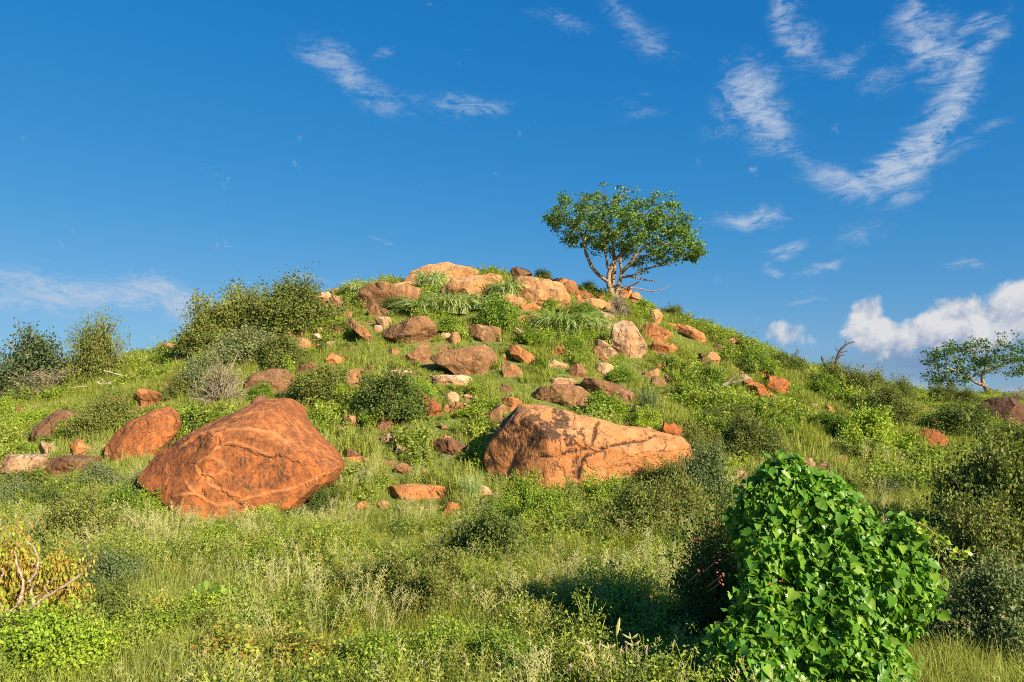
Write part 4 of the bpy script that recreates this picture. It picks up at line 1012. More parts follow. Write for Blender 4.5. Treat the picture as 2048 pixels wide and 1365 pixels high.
for s in [
    # left skyline
    ('treebush', 75, 785, 150, 104, 'round-crowned leafy bush standing out against the sky on the left skyline'),
    ('thornspiky', 192, 768, 118, 128, 'sparse thorny bush with bare twig tips on the left skyline'),
    ('dry', 95, 800, 150, 62, 'tangle of bare drooping twigs under the left skyline bushes'),
    ('thorn', 30, 800, 90, 45, 'low olive bush at the foot of the left skyline bush'),
    # the great thorn bush and company
    ('thorn', 570, 676, 185, 104, 'largest olive thorn bush on the left shoulder of the hill'),
    ('thorn', 475, 695, 170, 112, 'spiky thorn bush with bare tips against the sky, beside the largest thorn bush'),
    ('thorn', 425, 715, 130, 80, 'thorn bush filling the downhill side of the thicket'),
    ('grey', 500, 735, 150, 72, 'grey-green bush at the foot of the thorn thicket'),
    ('dark', 572, 742, 95, 66, 'dark olive bush behind the flat-topped brown boulder'),
    ('grey', 405, 790, 95, 74, 'grey-green bush below the upright narrow slab'),
    ('dry', 445, 818, 100, 92, 'dry pale twiggy shrub behind the ring-veined boulder'),
    ('thorn', 370, 800, 60, 50, 'small olive bush beside the dry twiggy shrub'),
    # left flank
    ('thorn', 212, 880, 125, 80, 'round olive bush beside the grey-patched wedge boulder'),
    ('yellow', 64, 866, 84, 42, 'small yellow-green bush beside the dark sloping boulder'),
    ('leafy', 18, 838, 50, 36, 'small green bush by the yellow-green bush'),
    # middle
    ('dark', 650, 818, 125, 76, 'dark bush above the right shoulder of the ring-veined boulder'),
    ('dark', 785, 850, 150, 96, 'wide brownish bush beside the jagged rust rock'),
    ('yellow', 845, 812, 60, 52, 'yellow-green bush at the top of the wide brownish bush'),
    ('yellow', 690, 815, 60, 40, 'yellow-green low bush between the dark and the brownish bush'),
    ('leafy', 526, 802, 56, 34, 'bright leafy bush in front of the flat-topped brown boulder'),
    ('canefine', 735, 850, 44, 42, 'feathery blue-green tuft in front of the brownish bush'),
    ('yellow', 945, 838, 90, 26, 'low yellow-green growth under the yellowish rock cluster'),
    # summit and upper slope
    ('cane', 862, 586, 56, 56, 'drooping grass clump hanging over the summit dome'),
    ('cane', 1010, 604, 60, 58, 'drooping grass clump at the end of the summit outcrop'),
    ('cane', 722, 600, 66, 50, 'drooping grass clump on the skyline beside the long rounded boulder'),
    ('cane', 850, 640, 80, 48, 'hanging grass clump below the long rounded boulder'),
    ('cane', 905, 640, 90, 56, 'hanging grass clump in the middle of the upper slope'),
    ('cane', 958, 625, 70, 42, 'hanging grass clump beside the dark green bush'),
    ('leafy', 997, 672, 92, 72, 'dense dark-green leafy bush in the middle of the upper slope'),
    ('leafy', 900, 668, 60, 34, 'low leafy bush under the hanging grass'),
    ('dark', 790, 622, 60, 26, 'low dark bush against the long rounded boulder'),
    ('cane', 1125, 680, 110, 70, 'broad mound of arching grass below the long bright slab'),
    ('cane', 1178, 672, 80, 50, 'mound of arching grass below the foot of the tree'),
    ('leafy', 1095, 625, 60, 32, 'green bush under the cracked summit outcrop'),
    ('leafy', 1170, 640, 70, 30, 'green bush just below the long bright slab'),
    ('dark', 1178, 592, 50, 24, 'dark little bush on the skyline beside the tree'),
    ('dark', 1085, 560, 40, 18, 'dark little bush on the summit skyline'),
    ('canefine', 965, 556, 70, 16, 'thin grass on the crest between dome and dark summit rock'),
    ('dry', 1240, 640, 60, 54, 'bare twiggy shrub at the foot of the tree'),
    ('leafy', 1290, 625, 46, 24, 'green bush on the skyline beside the round bright boulder'),
    ('dark', 1345, 645, 56, 30, 'dark bush on the skyline downhill of the tree'),
    ('leafy', 1150, 715, 60, 40, 'green bush beside the pale leaning rocks in mid-slope'),
    ('leafy', 1060, 690, 60, 26, 'small green bush over the tilted boulder'),
    ('leafy', 1240, 770, 70, 30, 'low green bush below the pale pink block'),
    ('leafy', 1090, 702, 50, 26, 'small green bush beside the low orange rock'),
    # right flank
    ('leafy', 1412, 785, 100, 48, 'bright green bush behind the fallen grey branch'),
    ('leafy', 1505, 748, 72, 46, 'rounded green bush on the right skyline slope'),
    ('dark', 1562, 748, 80, 38, 'dark green bush on the right skyline by the two-stone stack'),
    ('brownfan', 1293, 848, 60, 88, 'brown wispy upright bush beside the long brown boulder'),
    ('leafy', 1205, 845, 95, 58, 'bright shrub between the brown boulders and the black-stained boulder'),
    ('yellow', 1290, 862, 60, 40, 'yellow-green shrub behind the black-stained boulder'),
    ('leafy', 1125, 808, 60, 28, 'small green shrub in front of the low wide brown boulder'),
    ('thorn', 1675, 790, 90, 58, 'olive bush with a dead snag rising from it on the right skyline'),
    ('leafy', 1645, 798, 74, 44, 'bright green low bush beneath the snag bush'),
    ('thorn', 1735, 815, 90, 66, 'olive bush next to the snag bush'),
    ('thornspiky', 1800, 812, 58, 56, 'spindly little bush with leaf tufts against the low cloud'),
    ('thorn', 1762, 850, 110, 68, 'dark olive bush below the spindly little bush'),
    ('yellow', 1728, 902, 105, 80, 'large bright yellow-green bush on the right flank'),
    ('leafy', 1650, 870, 80, 44, 'green bush uphill of the large yellow-green bush'),
    ('thorn', 1440, 860, 95, 46, 'low olive bush on the right flank above the vine mound'),
    ('thorn', 1500, 925, 140, 86, 'broad olive bush behind the peak of the vine mound'),
    ('thorn', 1390, 930, 90, 76, 'olive bush at the low end of the black-stained boulder'),
    ('leafy', 1448, 835, 80, 34, 'fresh green bush below the slanting rust boulder'),
    ('leafy', 1560, 870, 70, 36, 'fresh green bush near the small upright dark rock'),
    ('dark', 1910, 875, 130, 62, 'dark bush in front of the spreading pale-limbed tree'),
    ('dark', 2010, 898, 110, 46, 'dark bush in front of the dark domed boulder'),
    ('thorn', 1880, 815, 70, 40, 'low olive bush under the spreading pale-limbed tree'),
    ('leafy', 1760, 965, 90, 24, 'low leafy weeds patch in front of the rounded rust boulder'),
    ('dark', 1930, 818, 60, 36, 'dark shrub hugging the trunk of the spreading tree'),
    ('dry', 2030, 815, 60, 32, 'bare twigs behind the dark domed boulder'),
    # in front of the black-stained boulder
    ('nearolive', 1340, 1010, 120, 84, 'tall olive shrub covering the low end of the black-stained boulder'),
    ('nearleaf', 1210, 1050, 150, 88, 'leafy shrub in front of the middle of the black-stained boulder'),
    ('nearolive', 1130, 1060, 110, 88, 'olive shrub under the black stains of the boulder'),
    ('nearleaf', 1050, 1065, 90, 104, 'leafy shrub near the round knobbly orange rock'),
    ('nearyellow', 1060, 1095, 70, 60, 'yellow-green weed bush near the round knobbly orange rock'),
    ('nearolive', 1270, 1105, 190, 125, 'widest olive shrub of the thicket before the black-stained boulder'),
    ('neargrey', 1400, 1040, 110, 130, 'grey-green shrub between thicket and vine mound'),
    ('neardark', 1170, 1105, 90, 70, 'dark low shrub at the front of the thicket'),
    ('nearleaf', 1100, 1088, 120, 105, 'leafy shrub in the thicket between the dark low shrub and the knobbly orange rock'),
    ('nearolive', 1350, 1090, 150, 130, 'tall olive shrub of the thicket next to the shaded side of the vine mound'),
    ('nearolive', 1270, 995, 130, 48, 'olive shrub pressed against the lower edge of the black-stained boulder'),
    ('nearleaf', 1005, 1075, 80, 66, 'small leafy shrub at the outer end of the thicket'),
    # around the ring-veined boulder
    ('nearleaftall', 382, 1000, 62, 86, 'upright leafy shrub growing against the ring-veined boulder'),
    ('neargrey', 300, 1020, 110, 70, 'grey-green shrub at the low end of the ring-veined boulder'),
    ('nearleaf', 250, 1070, 120, 90, 'leafy shrub downhill of the low end of the ring-veined boulder'),
    ('neargrey', 215, 990, 110, 60, 'grey-green shrub below the grey-patched wedge boulder'),
    ('neardark', 120, 1055, 110, 80, 'dark green shrub above the twisted-branch shrub'),
    ('neargrey', 40, 1050, 110, 80, 'grey-green shrub behind the twisted-branch shrub'),
    ('neardark', 650, 1035, 66, 66, 'dark shrub at the sharp end of the ring-veined boulder'),
    ('nearyellow', 535, 1058, 84, 42, 'bright leafy weeds under the front edge of the ring-veined boulder'),
    ('brownfan', 595, 1050, 90, 50, 'dark grassy tuft under the front edge of the ring-veined boulder'),
    ('canefine', 945, 1015, 60, 80, 'tall pale grass tuft beside the pale orange rock'),
    # foreground
    ('neardark', 755, 1235, 140, 80, 'dark clover-like clump in the foreground grass'),
    ('nearleaf', 830, 1180, 80, 50, 'green clump in the foreground grass with yellow tips'),
    ('nearyellow', 415, 1275, 130, 56, 'bright yellow-green clump at the foot of the broad-leaved herb'),
    ('nearyellow', 105, 1372, 200, 96, 'bright yellow-green herb clump below the twisted-branch shrub'),
    ('neargrey', 240, 1215, 130, 70, 'grey-green creeping shrub in the foreground grass'),
    ('nearred', 480, 1380, 230, 70, 'low clump with reddish and yellow leaves in the foreground'),
    ('nearleaf', 900, 1350, 150, 70, 'pale leafy clump in the foreground grass'),
    ('neardark', 1985, 1110, 190, 150, 'dark shrub beyond the trailing end of the vine mound'),
    ('nearolive', 1960, 1210, 190, 130, 'olive shrub next to the trailing end of the vine mound'),
    ('neargrey', 1985, 1340, 220, 140, 'pale grey-green weed thicket beside the vine mound'),
    ('neardarktall', 1428, 1325, 200, 345, 'dark small-leaved shrub growing into the side of the vine mound'),
    ('neardark', 60, 1015, 150, 70, 'dark bush between the low slabs and the twisted-branch shrub'),
    ('nearleaf', 330, 1050, 120, 66, 'leafy bush in front of the low end of the ring-veined boulder'),
    ('nearolive', 180, 1130, 150, 90, 'olive bush just uphill of the twisted-branch shrub'),
    ('neardark', 240, 1290, 130, 80, 'dark bush between twisted-branch shrub and broad-leaved herb'),
    ('nearyellow', 200, 1385, 150, 80, 'yellow-green herb clump beside the bright one under the twisted-branch shrub'),
    ('nearleaf', 330, 1330, 150, 70, 'leafy foreground clump below the broad-leaved herb'),
    ('nearred', 610, 1385, 170, 66, 'low clump with reddish leaves beside the dark hollow in the grass'),
    ('neardark', 860, 1255, 110, 80, 'dark bush in the meadow next to the clover-like clump'),
    ('nearolive', 880, 1195, 120, 66, 'brownish-olive bush in the meadow at the edge of the shade'),
    ('nearleaf', 760, 1385, 150, 80, 'leafy foreground clump with pale stems at the dark hollow'),
    ('neardark', 690, 1360, 110, 50, 'dark low clump in the foreground hollow'),
    ('nearleaf', 1010, 1385, 150, 78, 'leafy clump under the feathery grass stalks'),
    ('neargrey', 600, 1150, 130, 40, 'grey-green low bush in the pale meadow'),
    ('nearleaf', 440, 1120, 110, 44, 'small leafy bush in the meadow under the ring-veined boulder'),
    ('neardark', 985, 1150, 150, 84, 'dark shaded bush in front of the knobbly orange rock'),
    ('nearolive', 1900, 1010, 130, 50, 'olive bush in the grassy flat behind the vine mound'),
    ('neargrey', 1760, 1000, 120, 40, 'grey-green bush between vine mound and grassy flat'),
    ('nearleaf', 2030, 1000, 110, 60, 'leafy bush in the grassy flat beyond the dark shrub'),
    ('nearyellow', 1330, 1385, 130, 60, 'pale herb clump in front of the shaded grass'),
]:
    shrub(*s)


# ------------------------------------------------------------------ trees traced limb by limb
def smooth_path(P, n=14):
    P = np.asarray(P, float)
    d = np.concatenate([[0], np.cumsum(np.linalg.norm(np.diff(P, axis=0), axis=1))])
    t = np.linspace(0, d[-1], n)
    Q = np.stack([np.interp(t, d, P[:, k]) for k in range(3)], 1)
    for _ in range(2):
        Q[1:-1] = (Q[:-2] + 2 * Q[1:-1] + Q[2:]) / 4
    return Q


def in_poly(p, poly):
    x, y = p[:, 0], p[:, 1]; c = np.zeros(len(p), bool); q = np.asarray(poly, float)
    j = len(q) - 1
    for i in range(len(q)):
        cond = ((q[i, 1] > y) != (q[j, 1] > y)) & (x < (q[j, 0] - q[i, 0]) * (y - q[i, 1]) / (q[j, 1] - q[i, 1] + 1e-9) + q[i, 0])
        c ^= cond; j = i
    return c


def traced_tree(label, Y, org, sc, base, limbs, crown, nclus, seed, group=None, depth=.36, leaf=.15, per=26, clus=.24, bare=()):
    """limbs: (points in crop coordinates, start radius, end radius, depth swing); crown: outline of the foliage"""
    r = np.random.default_rng(seed)
    P2 = lambda p: (org[0] + p[0] / sc, org[1] + p[1] / sc)
    bx = P2(base)
    root = at_y(bx[0], bx[1], Y); root[2] = float(height(root[0], Y)) - .05
    e = obj('tree', None, None, root, label, 'tree', group)
    paths = []
    for k, (pts, r0, r1, dy) in enumerate(limbs):
        n = len(pts)
        W = np.array([at_y(*P2(p), Y) for p in pts]); W[:, 1] += np.linspace(0, 1, n) ** 1.2 * dy if k else 0
        if k == 0 or pts[0][1] > base[1] - 40:
            W[0, 2] = root[2] - .1
        W = smooth_path(W, 16) + r.normal(scale=.012, size=(16, 3))
        if pts[0][1] <= base[1] - 40:
            # start on the nearest point already built, so that limbs join
            allp = np.concatenate([p for p, _ in paths]); dd = np.linalg.norm((allp - W[0])[:, [0, 2]], axis=1)
            j = int(dd.argmin())
            W += np.outer(np.linspace(1, 0, 16) ** 1.5, allp[j] - W[0])
        paths.append((W, k in bare))
        mb = MB(); mb.tube(W - root, np.linspace(r0, r1, 16) * (1 + .1 * r.normal(size=16)), 8)
        obj('trunk' if k == 0 else 'limb', mb.mesh('limb', M_PALEBARK, True), e)
    cp = np.array([P2(p) for p in crown]); lo, hi = cp.min(0), cp.max(0)
    # clumps through the crown's volume: rounder towards its middle
    cx = (lo[0] + hi[0]) / 2; hw = (hi[0] - lo[0]) / 2; pts = []
    while len(pts) < nclus:
        q = r.uniform(lo, hi, (400, 2)); q = q[in_poly(q, cp)]
        n3 = perlin(np.stack([q[:, 0] * .045, q[:, 1] * .06, q[:, 0] * 0 + seed], 1))
        q = q[n3 > -.04]
        for a in q:
            k = math.sqrt(max(0, 1 - ((a[0] - cx) / hw) ** 2))
            pts.append(at_y(a[0], a[1], Y) + [0, r.uniform(-1, 1) * depth * hw * 2 / F * Y * k, 0])
    pts = np.array(pts[:nclus])
    allp = np.concatenate([p[5:] for p, b in paths if not b])
    tw = MB(); lf = MB(); C = []; N = []; T = []; S = []
    ctr = pts.mean(0)
    order = np.argsort([np.linalg.norm(allp - p, axis=1).min() for p in pts])
    nodes = [allp]
    for i in order:
        p = pts[i]; A = np.concatenate(nodes); dd = np.linalg.norm(A - p, axis=1) + np.maximum(0, A[:, 2] - p[2]) * .8
        s = A[dd.argmin()]; L = np.linalg.norm(p - s)
        Pth = bez(s, (s + p) / 2 + [0, 0, -.12 * L] + r.normal(scale=.08 * L, size=3), p, 7)
        tw.tube(Pth - root, np.linspace(.012 + .012 * L, .006, 7), 4)
        nodes.append(Pth[3:6:2])
        k = int(per * r.uniform(.5, 1.5)); sg = clus * r.uniform(.6, 1.25)
        c = p + r.normal(size=(k, 3)) * [sg, sg, sg * .6]
        C.append(c - root); o = unit(p - ctr)
        N.append(unit(r.normal(size=(k, 3)) * .8 + o * .5 + [0, 0, .7])); T.append(unit(r.normal(size=(k, 3)) + [0, 0, -.2])); S.append(leaf * r.uniform(.55, 1.3, k))
    lf.leaves(np.concatenate(C), np.concatenate(N), np.concatenate(T), np.concatenate(S), DIAMOND)
    obj('twigs', tw.mesh('twigs', M_PALEBARK), e, kind='stuff')
    obj('crown', lf.mesh('crown', M_TREE), e)
    return e


hx, hy, hz = hit(1228, 622)
TY = 45.2
traced_tree('umbrella-shaped tree with many pale bare limbs on the shoulder of the hilltop', TY, (1050, 360), 4.875, (868, 1190), [
    ([(872, 1230), (850, 1120), (825, 1060), (812, 985), (815, 890), (870, 790), (930, 740), (985, 670), (1020, 560)], .19, .06, 0),
    ([(812, 990), (730, 930), (665, 880), (620, 790), (582, 710), (565, 620), (580, 540), (640, 430)], .13, .045, -.5),
    ([(868, 1200), (862, 1080), (850, 970), (850, 920), (885, 860), (885, 800), (860, 690), (875, 590), (840, 500), (810, 390)], .16, .05, .5),
    ([(820, 890), (790, 800), (765, 700), (790, 640), (740, 560)], .085, .035, -.8),
    ([(872, 1210), (890, 1080), (925, 1000), (950, 910), (930, 830), (925, 760), (960, 690)], .17, .06, .2),
    ([(955, 900), (1000, 845), (1050, 800), (1075, 730), (1150, 680), (1220, 620), (1330, 560)], .11, .04, -.6),
    ([(1050, 800), (1150, 745), (1270, 715), (1400, 690), (1540, 670)], .07, .03, .7),
    ([(955, 955), (1080, 940), (1190, 870), (1290, 850), (1385, 838)], .085, .035, -.4),
    ([(1050, 950), (1150, 970), (1230, 975), (1300, 972)], .06, .03, .6),
    ([(905, 1100), (980, 1070), (1040, 1035), (1100, 1010)], .07, .03, -.7),
    ([(980, 1070), (1090, 1065), (1200, 1095), (1300, 1085), (1400, 1043)], .05, .018, -.2),
    ([(580, 600), (500, 500), (420, 420), (330, 360)], .05, .025, .6),
    ([(840, 500), (700, 330), (640, 250)], .05, .025, .9), ([(875, 590), (1000, 430), (1080, 330)], .06, .025, 1.0), ([(1150, 680), (1180, 520), (1200, 420)], .05, .025, 1.1),
], [(190, 350), (230, 250), (330, 215), (470, 215), (530, 205), (610, 165), (640, 140), (720, 165), (780, 150), (850, 180), (990, 165), (1080, 205), (1240, 240), (1350, 235), (1430, 300), (1560, 325), (1640, 400), (1610, 520), (1640, 600), (1750, 660), (1750, 720), (1680, 770), (1550, 745),
    (1420, 760), (1360, 810), (1200, 810), (1110, 740), (1000, 690), (900, 690), (820, 650), (700, 680), (620, 640), (570, 560), (470, 590), (400, 560), (340, 470), (240, 430)],
    720, 5, bare=(7, 8, 9, 10), leaf=.14, per=32, clus=.165)
# a low sprig beside the trunk and the tree far on the right
traced_tree('spreading tree with pale orange limbs behind the dark domed boulder', 55.0, (1536, 540), 3.41, (1515, 885), [
    ([(1520, 930), (1505, 850), (1465, 770), (1450, 720), (1490, 690), (1480, 610), (1500, 560)], .17, .06, 0),
    ([(1490, 690), (1560, 670), (1640, 640), (1730, 620)], .09, .04, .5),
    ([(1475, 800), (1430, 790), (1380, 755), (1320, 710), (1250, 690), (1180, 660)], .12, .04, -.4),
    ([(1320, 710), (1330, 640), (1310, 590)], .06, .03, .5), ([(1380, 755), (1430, 690), (1420, 600)], .06, .03, -.6),
    ([(1500, 560), (1580, 500), (1640, 470)], .05, .03, .4),
], [(1075, 740), (1080, 690), (1100, 560), (1180, 520), (1290, 510), (1300, 480), (1400, 450), (1480, 480), (1490, 440), (1640, 440), (1650, 500), (1750, 520), (1830, 580), (1850, 690), (1760, 720), (1690, 740), (1580, 690), (1500, 650), (1440, 700), (1380, 690), (1340, 760), (1290, 800), (1240, 790), (1180, 850), (1140, 820), (1150, 780)],
    240, 9, leaf=.15, per=28, clus=.19)


# ------------------------------------------------------------------ dead wood
def px_path(pts, Y, dz=0):
    return np.array([at_y(a, b, Y + (c[0] if c else 0)) for a, b, *c in pts]) + [0, 0, dz]


def wood(name, label, Y, lines, mat, cat='branch', parts='limb'):
    P0 = px_path(lines[0][0], Y); root = P0[0].copy()
    e = obj(name, None, None, root, label, cat)
    r = np.random.default_rng(len(label))
    for k, (pts, r0, r1) in enumerate(lines):
        W = smooth_path(px_path(pts, Y), 12) + r.normal(scale=.008, size=(12, 3))
        mb = MB(); mb.tube(W - root, np.linspace(r0, r1, 12) * (1 + .15 * r.normal(size=12)), 6)
        obj('stem' if k == 0 else parts, mb.mesh('wood', mat, True), e)
    return e


_, dy, _ = hit(215, 782)
wood('dead_branch', 'pale bleached dead branch lying in grass under the sparse thorny bush', dy, [
    ([(190, 784), (205, 772), (225, 765), (246, 752)], .09, .05), ([(205, 772), (206, 762), (203, 757)], .05, .02), ([(195, 765), (215, 775), (235, 772)], .06, .03), ([(246, 752), (225, 746), (207, 741)], .04, .02),
    ([(190, 784), (170, 772), (145, 776)], .04, .02)], M_DEADBARK)
_, dy, _ = hit(1425, 795)
wood('fallen_branch', 'fallen grey branch with a forked end in front of the slanting rust boulder', dy, [
    ([(1402, 794), (1420, 786), (1438, 776), (1455, 766), (1475, 764), (1498, 758)], .10, .03), ([(1412, 790), (1406, 780), (1403, 773)], .04, .02), ([(1455, 766), (1468, 755), (1476, 744)], .04, .02), ([(1438, 776), (1450, 788), (1458, 792)], .05, .02), ([(1475, 764), (1485, 752), (1482, 742)], .03, .012)], M_GREYWOOD)
_, dy, _ = hit(1672, 788)
wood('dead_snag', 'crooked dead snag poking out of the olive bush on the right skyline', dy + .5, [
    ([(1668, 780), (1670, 740), (1674, 715), (1676, 702), (1688, 692), (1698, 684), (1708, 684)], .09, .04), ([(1674, 712), (1684, 704), (1695, 703)], .04, .015), ([(1672, 722), (1684, 710), (1693, 711)], .04, .015), ([(1664, 760), (1650, 730), (1643, 720), (1643, 713)], .045, .03), ([(1688, 692), (1692, 684), (1690, 679)], .025, .01), ([(1676, 702), (1670, 696)], .025, .01)], M_SNAG)

# twisted pale-branched shrub in the near left corner
_, ty, tz = hit(40, 1300)
K = 3.413
tl = [([(-60, 1010), (0, 950), (90, 870), (180, 780), (230, 700), (330, 650), (430, 600), (490, 560), (550, 510)], .034, .009), ([(230, 710), (210, 640), (215, 600), (235, 570)], .02, .008), ([(-40, 920), (0, 860), (60, 770), (120, 720)], .026, .014),
      ([(120, 720), (165, 620), (165, 560), (125, 480), (105, 380), (95, 340)], .022, .009), ([(200, 560), (260, 480), (265, 400), (230, 320), (180, 280)], .018, .007), ([(20, 880), (90, 780), (110, 730)], .018, .012), ([(-20, 560), (30, 500), (10, 470)], .014, .007),
      ([(430, 600), (500, 605)], .009, .004), ([(230, 670), (290, 640)], .009, .004), ([(230, 460), (215, 430)], .012, .006), ([(330, 650), (300, 580), (400, 530)], .008, .003)]
root = at_y(-15, 1000 + 1010 / K, ty); root[2] = float(height(root[0], ty))
tw_e = obj('twisted_shrub', None, None, root, 'low shrub with twisted pale bare branches and reddish-yellow leaves', 'bush')
rr_ = np.random.default_rng(77)
for k, (pts, r0, r1) in enumerate(tl):
    W = np.array([at_y(a / K, 1000 + b / K, ty - .35 + .02 * k) for a, b in pts]); W = smooth_path(W, 12)
    if k in (0, 2):
        W[0, 2] = min(W[0, 2], root[2])
    mb = MB(); W = smooth_path(W, 26) + rr_.normal(scale=.004, size=(26, 3)); mb.tube(W - root, np.linspace(r0, r1, 26) * (1 + .16 * rr_.normal(size=26)), 8); obj('branch', mb.mesh('branch', M_TWIST, True), tw_e)
for (a, b, w_, h_, v_) in [(20, 1290, 150, 205, 0), (110, 1275, 140, 175, 1), (-60, 1300, 140, 190, 1)]:
    p = at_y(a, b, ty + .35); p[2] = float(height(p[0], p[1]))
    for nm_, me_ in zip(('stems', 'foliage'), arch('nearred', v_)):
        o = obj(nm_, me_, tw_e, p - root); o.scale = (w_ / 2 * ty / F * 1.2, w_ / 2 * ty / F * 1.1, h_ * ty / F * 1.05); o.rotation_euler = (0, 0, a)

# ------------------------------------------------------------------ the vine mound
VY = 7.4
k = VY / F


def ell(px, py, hw, hh, dy, hd):
    c = at_y(px, py, VY + dy); return c, np.array([hw * k, hd, hh * k])


VPOLY = [(1500, 975), (1535, 925), (1585, 908), (1640, 930), (1690, 965), (1708, 1005), (1765, 1015), (1830, 1045), (1852, 1095), (1856, 1180), (1842, 1260), (1815, 1330), (1800, 1420), (1370, 1420), (1400, 1310), (1465, 1235), (1478, 1110), (1455, 1030)]
rv = np.random.default_rng(12)
ELL = []
while len(ELL) < 105:
    q = rv.uniform([1360, 900], [1860, 1430], (1, 2))
    if not in_poly(q, VPOLY)[0]:
        continue
    px_, py_ = q[0]; rad_ = rv.uniform(30, 66)
    ins = all(in_poly(np.array([[px_ + rad_ * .72 * math.cos(t), py_ + rad_ * .72 * math.sin(t)]]), VPOLY)[0] for t in np.arange(0, 6.28, .5))
    if not ins:
        rad_ *= .55
        if not all(in_poly(np.array([[px_ + rad_ * .7 * math.cos(t), py_ + rad_ * .7 * math.sin(t)]]), VPOLY)[0] for t in np.arange(0, 6.28, .5)):
            continue
    back = .55 - (py_ - 900) / 500 * .75 + rv.uniform(-.18, .18)      # a heap: the foot stands nearer than the peak
    ELL.append(ell(px_, py_, rad_ * rv.uniform(.8, 1.1), rad_ * rv.uniform(.8, 1.25), back, rad_ * k * rv.uniform(.8, 1.2)))
ELL += [ell(1700, 1062, 50, 52, .25, .26), ell(1650, 985, 40, 44, .35, .22), ell(1580, 948, 34, 42, .4, .2), ell(1592, 1000, 55, 55, .35, .3), ell(1520, 1010, 40, 50, .4, .25)]
vroot = at_y(1640, 1400, VY); vroot[2] = float(height(vroot[0], VY))
vine = obj('vine_mound', None, None, vroot, 'tall mound of glossy heart-leaved vine smothering a bush', 'vine')
r = np.random.default_rng(21)
C = []; N = []; SH_ = []
for i, (c, s) in enumerate(ELL):
    area = (s[0] * s[1] + s[1] * s[2] + s[0] * s[2]) / 3 * 4 * math.pi
    n = int(area * 980)
    u = unit(r.normal(size=(n, 3)))
    bump = 1 + .36 * fbm(u * 2.6 + i * 7, 3) + .16 * perlin(u * 6.5 + i)
    lay = 1 - .45 * r.uniform(size=n) ** 1.3 + .7 * (r.uniform(size=n) < .1) * r.uniform(size=n) ** 1.5
    p = c + u * s * (bump * lay)[:, None]
    keep = p[:, 2] > float(height(vroot[0], VY)) + .02
    for j, (c2, s2) in enumerate(ELL):
        if j != i:
            keep &= (((p - c2) / (s2 * .72)) ** 2).sum(1) > 1
    keep &= u[:, 1] < .6
    p = p[keep]; nn = unit(u[keep] / s)
    C.append(p); N.append(nn); SH_.append(lay[keep])
C = np.concatenate(C); N = np.concatenate(N); LAY = np.concatenate(SH_)
n = len(C)
size = .06 * np.clip(np.exp(r.normal(-.15, .42, n)), .3, 1.9)
sunv = np.array([math.sin(SUN_AZ) * math.cos(SUN_EL), math.cos(SUN_AZ) * math.cos(SUN_EL), math.sin(SUN_EL)])
NL = unit(N * .65 + np.array([0, 0, .35]) + sunv * .35 + r.normal(scale=.6, size=(n, 3)))
TL = unit(np.array([0, 0, -1.]) + N * .35 + r.normal(scale=.45, size=(n, 3)))
# the leaves that show largest are parts of their own
facing = (N * unit(np.array([0, 0, CAM_H]) - C)).sum(1) + (LAY - .8) * 2 + size * 9 - np.linalg.norm(C - np.array([0, 0, CAM_H]), axis=1) * .03
pick = np.argsort(-facing)[:300]
sv, sf = HEART
lms = []
for v in range(4):
    V = sv.copy(); V[:, 2] *= (.6, 1.3, 1.8, .9)[v]; V[:, 0] *= (1, .92, 1.05, .85)[v]; V[5, 0] += (.05, -.06, .02, .08)[v]
    lms.append(mesh('leaf', V, sf, M_VINE, True))
from mathutils import Matrix
for a, i in enumerate(pick):
    t = TL[i] - NL[i] * (TL[i] @ NL[i]); t /= np.linalg.norm(t); b = np.cross(NL[i], t)
    o = obj('leaf', lms[a % 4], vine)
    s_ = size[i]; d = C[i] - vroot
    o.matrix_local = Matrix([[b[0] * s_, t[0] * s_, NL[i][0] * s_, d[0]], [b[1] * s_, t[1] * s_, NL[i][1] * s_, d[1]], [b[2] * s_, t[2] * s_, NL[i][2] * s_, d[2]], [0, 0, 0, 1]])
rest = np.setdiff1d(np.arange(n), pick)
mb = MB(); mb.leaves(C[rest] - vroot, NL[rest], TL[rest], size[rest], HEART)
obj('foliage', mb.mesh('foliage', M_VINE, True), vine, kind='stuff')
mb = MB()
for q in range(14):
    c, s = ELL[q % len(ELL)]; e = c + unit(r.normal(size=3)) * s * .9; e[2] = max(e[2], vroot[2] + .3)
    b = vroot + [r.normal() * .35, r.normal() * .2, -.1]
    mb.tube(bez(b, (b + e) / 2 + [0, 0, .35], e, 9) - vroot, np.linspace(.022, .006, 9), 5)
obj('stems', mb.mesh('stems', M_TWIG), vine)
tp = smooth_path(np.array([at_y(a, b, VY - .1) for a, b in [(1830, 1045), (1850, 1052), (1868, 1068), (1885, 1088), (1905, 1104), (1930, 1110), (1960, 1106)]]), 24)
mb = MB(); mb.tube(tp - vroot, np.linspace(.008, .003, 24), 5)
tend = obj('tendril', mb.mesh('tendril', M_TWIG), vine)
mb = MB(); q = tp[r.integers(0, 20, 46)] + r.normal(scale=.03, size=(46, 3))
mb.leaves(q - vroot, unit(r.normal(size=(46, 3)) + [0, -.4, .6]), unit(r.normal(size=(46, 3)) + [0, 0, -.6]), .055 * r.uniform(.6, 1.2, 46), HEART)
obj('foliage', mb.mesh('foliage', M_YELL), tend)
for q in range(7):
    if q < 3: p = tp[(14, 15, 20)[q]]
    else:
        i = pick[q * 19]; p = C[i] + N[i] * .05
    mb = MB(); m5 = 5
    mb.leaves(np.repeat(p[None] - vroot, m5, 0), unit(r.normal(size=(m5, 3)) * .3 + [0, -.6, .5]), unit(np.stack([np.cos(np.arange(m5) * 1.257), 0 * np.arange(m5), np.sin(np.arange(m5) * 1.257)], 1)), np.full(m5, .022), BROAD)
    obj('flower', mb.mesh('flower', M_WHITEFL), vine, label='tiny white flower')

